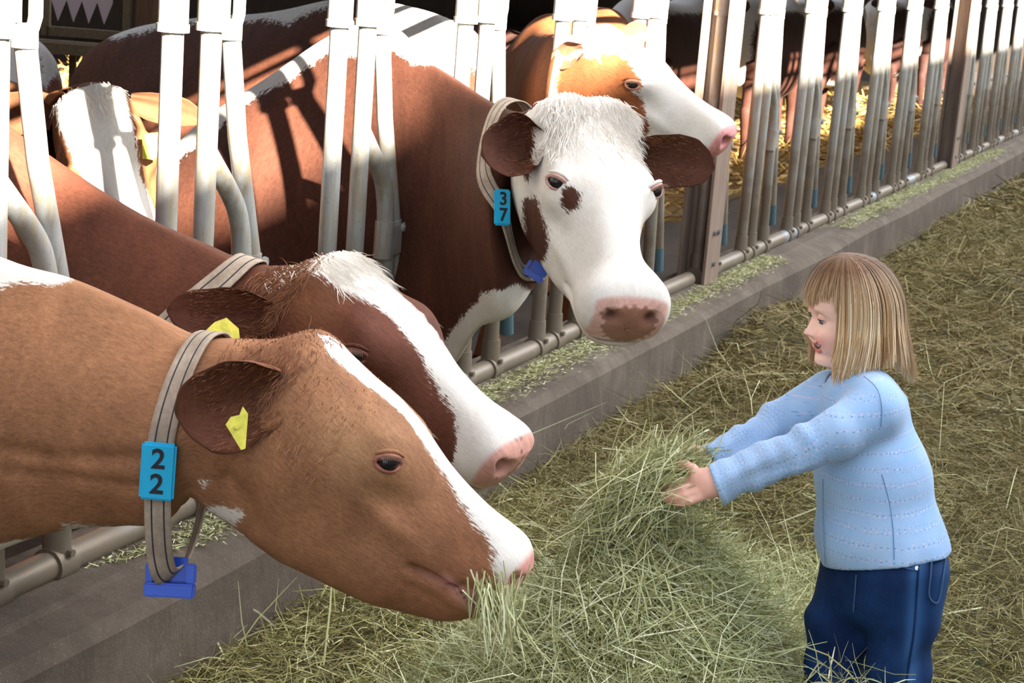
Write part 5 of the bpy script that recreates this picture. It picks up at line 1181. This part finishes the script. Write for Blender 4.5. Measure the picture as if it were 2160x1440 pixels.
# --- jeans
def m_denim():
    t = NT('denim'); w1 = t.noise(300, 2, .6, t.obj((1, 1, 2.2))); n0 = t.noise(9, 4, .6, t.obj())
    c = t.mix(t.ramp(n0, [(.35, (0, 0, 0)), (.7, (1, 1, 1))]), (.0025, .014, .062), (.006, .036, .125)); c = t.mix(.5, c, t.ramp(w1, [(.3, (.6, .6, .6)), (.7, (1.4, 1.4, 1.4))]), 'MULTIPLY')
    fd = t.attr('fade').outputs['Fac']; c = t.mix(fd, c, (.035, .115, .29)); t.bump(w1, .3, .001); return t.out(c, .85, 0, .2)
DENIM = m_denim()
LN = [(Wd(1900, 1215, .055), .088), (Wd(1905, 1300, .06), .066), (Wd(1893, 1430, .065), .056), (Wd(1905, 1560, .06), .050), (Wd(1915, 1650, .06), .050)]
LF = [(Wd(1820, 1215, -.04), .088), (Wd(1772, 1310, -.035), .064), (Wd(1757, 1430, -.03), .056), (Wd(1775, 1560, -.04), .050), (Wd(1785, 1650, -.04), .050)]
def fn_jeans(p):
    d = cap_(p, Wd(1864, 1140), Wd(1866, 1225), .108, .112, 1.14, GL); d = smin(d, smin(chain(p, LN, .02), chain(p, LF, .02), .006), .035)
    d = d + .003 * np.sin(p[:, 2] * 70 + 3 * np.sin(((p - HP) @ GF) * 25)) * sm(.52, .40, p[:, 2]) + .002 * np.sin(p[:, 2] * 40 + ((p - HP) @ GF) * 60)
    top = Wd(1864, 1130); return np.maximum(d, (p - top) @ GZ)
v5, q5 = sdf_mesh(fn_jeans, *bounds(Wd(1700, 1130, .15), Wd(2010, 1130, -.15), LN[-1][0], LF[-1][0], m=.05), .0055)
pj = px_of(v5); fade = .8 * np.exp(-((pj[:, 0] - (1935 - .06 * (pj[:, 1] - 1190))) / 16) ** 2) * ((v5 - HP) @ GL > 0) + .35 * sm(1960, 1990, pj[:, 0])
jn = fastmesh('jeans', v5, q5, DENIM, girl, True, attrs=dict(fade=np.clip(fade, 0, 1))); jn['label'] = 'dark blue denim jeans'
STI = flat('denim_stitch', (.035, .09, .20), .8); RIV = flat('metal_rivet', (.5, .5, .48), .3, .9)
def seam(parent, V, name, pts, rad, mat, off=.001):
    q = px_of(V); dep = (CC - V) @ CR[:, 2]; out = []
    for a, b in curve(np.array([(x, y) for x, y in pts], float), 5):
        near_ = np.hypot(q[:, 0] - a, q[:, 1] - b) < 7
        if near_.any(): k_ = np.where(near_)[0]; k_ = k_[np.argmin(dep[k_])]; out.append(W(a, b, dep[k_] - off))
    return MB().tube(out, rad, 6).obj(name, mat, parent)
seam(girl, v5, 'side_seam', [(1938, 1192), (1934, 1250), (1928, 1330), (1916, 1410), (1908, 1470)], .0022, DENIM)
seam(girl, v5, 'pocket_stitching', [(1880, 1182), (1905, 1196), (1934, 1203)], .0012, STI)
seam(girl, v5, 'back_pocket', [(1966, 1172), (1963, 1215), (1960, 1256), (1974, 1272), (1983, 1258), (1990, 1215), (1996, 1175)], .0016, STI)
seam(girl, v5, 'fly_stitching', [(1806, 1212), (1804, 1240), (1800, 1290)], .0012, STI)
q_ = px_of(v5); k_ = np.argmin(np.hypot(q_[:, 0] - 1934, q_[:, 1] - 1199) + 500 * np.maximum(0, -((v5 - HP) @ GL))); n_ = unit(CC - v5[k_]); MB().tube([v5[k_], v5[k_] + n_ * .003], .0042, 14).obj('rivet', RIV, girl)
seam(girl, v4, 'sweater_side_seam', [(1736, 1010), (1736, 1080), (1738, 1140), (1741, 1190)], .0008, flat('seam_thread', (.10, .20, .38), .9), -.0002)
seam(girl, v4, 'sweater_side_seam', [(1860, 1000), (1876, 1060), (1884, 1120), (1886, 1180)], .0008, bpy.data.materials['seam_thread'], -.0002)
seam(girl, v4, 'armhole_seam', [(1822, 793), (1850, 820), (1860, 860), (1858, 900)], .0008, bpy.data.materials['seam_thread'], -.0002)
SHOE = flat('brown_shoe', (.10, .05, .03), .6)
for ch in (LN, LF):
    e = ch[-1][0]; g0 = V3(e[0], e[1], .045)
    v, q = sdf_mesh(lambda p: np.maximum(smin(cap_(p, g0 - GF * .03, g0 + GF * .09 + V3(0, 0, -.012), .040, .032), cap_(p, g0, V3(e[0], e[1], .12), .036, .040), .02), .004 - p[:, 2]), g0 - .16, g0 + .16, .008)
    fastmesh('shoe', v, q, SHOE, girl, True)
# ---------------------------------------------------------------- the armful of hay in her hands, and hay at the cow's mouth
def clump(name, label, pts, n, lmin, lmax, wd, seed, el=.0, spread=(.05, .05, .04), dirb=None, parent=None, droop=.3, kappa=.6):
    r = np.random.default_rng(seed); P = curve(np.array(pts, float), 8); b = P[r.integers(0, len(P), n)] + r.normal(size=(n, 3)) * np.array(spread)
    d = r.normal(size=(n, 3)) * kappa + (np.array(dirb) if dirb is not None else 0); d = unit(d); L = r.uniform(lmin, lmax, n)
    o = strands(name, b - d * L[:, None] * .5, d, L, r.uniform(.6, 1.4, n) * wd, HAYP, parent, 3, droop, r, .3)
    if label: tag(o, label, 'hay', kind='stuff')
    return o
arm = clump('hay_armful', 'armful of pale green hay lying across the open hands of the child', [Wd(1425, 1000, .0), Wd(1385, 1008, .02), Wd(1335, 1035, .02), Wd(1300, 1080, .0), Wd(1290, 1150, -.02), Wd(1300, 1230, -.05)], 3600, .06, .17, .0021, 31, spread=(.028, .040, .028), dirb=GF * .7 + V3(0, 0, -.35))
clump('hay_armful_inner', None, [Wd(1470, 985, -.0), Wd(1425, 995, .0)], 420, .05, .11, .0019, 32, spread=(.014, .022, .010), dirb=GF * 1.2, parent=None)
ai = bpy.data.objects['hay_armful_inner']; ai.parent = arm; ai.name = 'hay_bunch'; ai['kind'] = 'stuff'
clump('hay_wisp', 'wisps of hay hanging out of the mouth of the number 22 cow', [W(1020, 1285, 2.84), W(1050, 1290, 2.82), W(1075, 1310, 2.83)], 130, .06, .15, .0022, 33, spread=(.018, .02, .012), dirb=V3(.2, 0, -1.2), kappa=.35)

clump('hay_wisp', 'few hay stalks leaning in front of the knees of the child', [W(1730, 1440, 3.38), W(1780, 1425, 3.38), W(1830, 1440, 3.40)], 46, .06, .16, .0022, 35, spread=(.03, .02, .02), dirb=V3(0, 0, .5), kappa=.6, droop=.2)
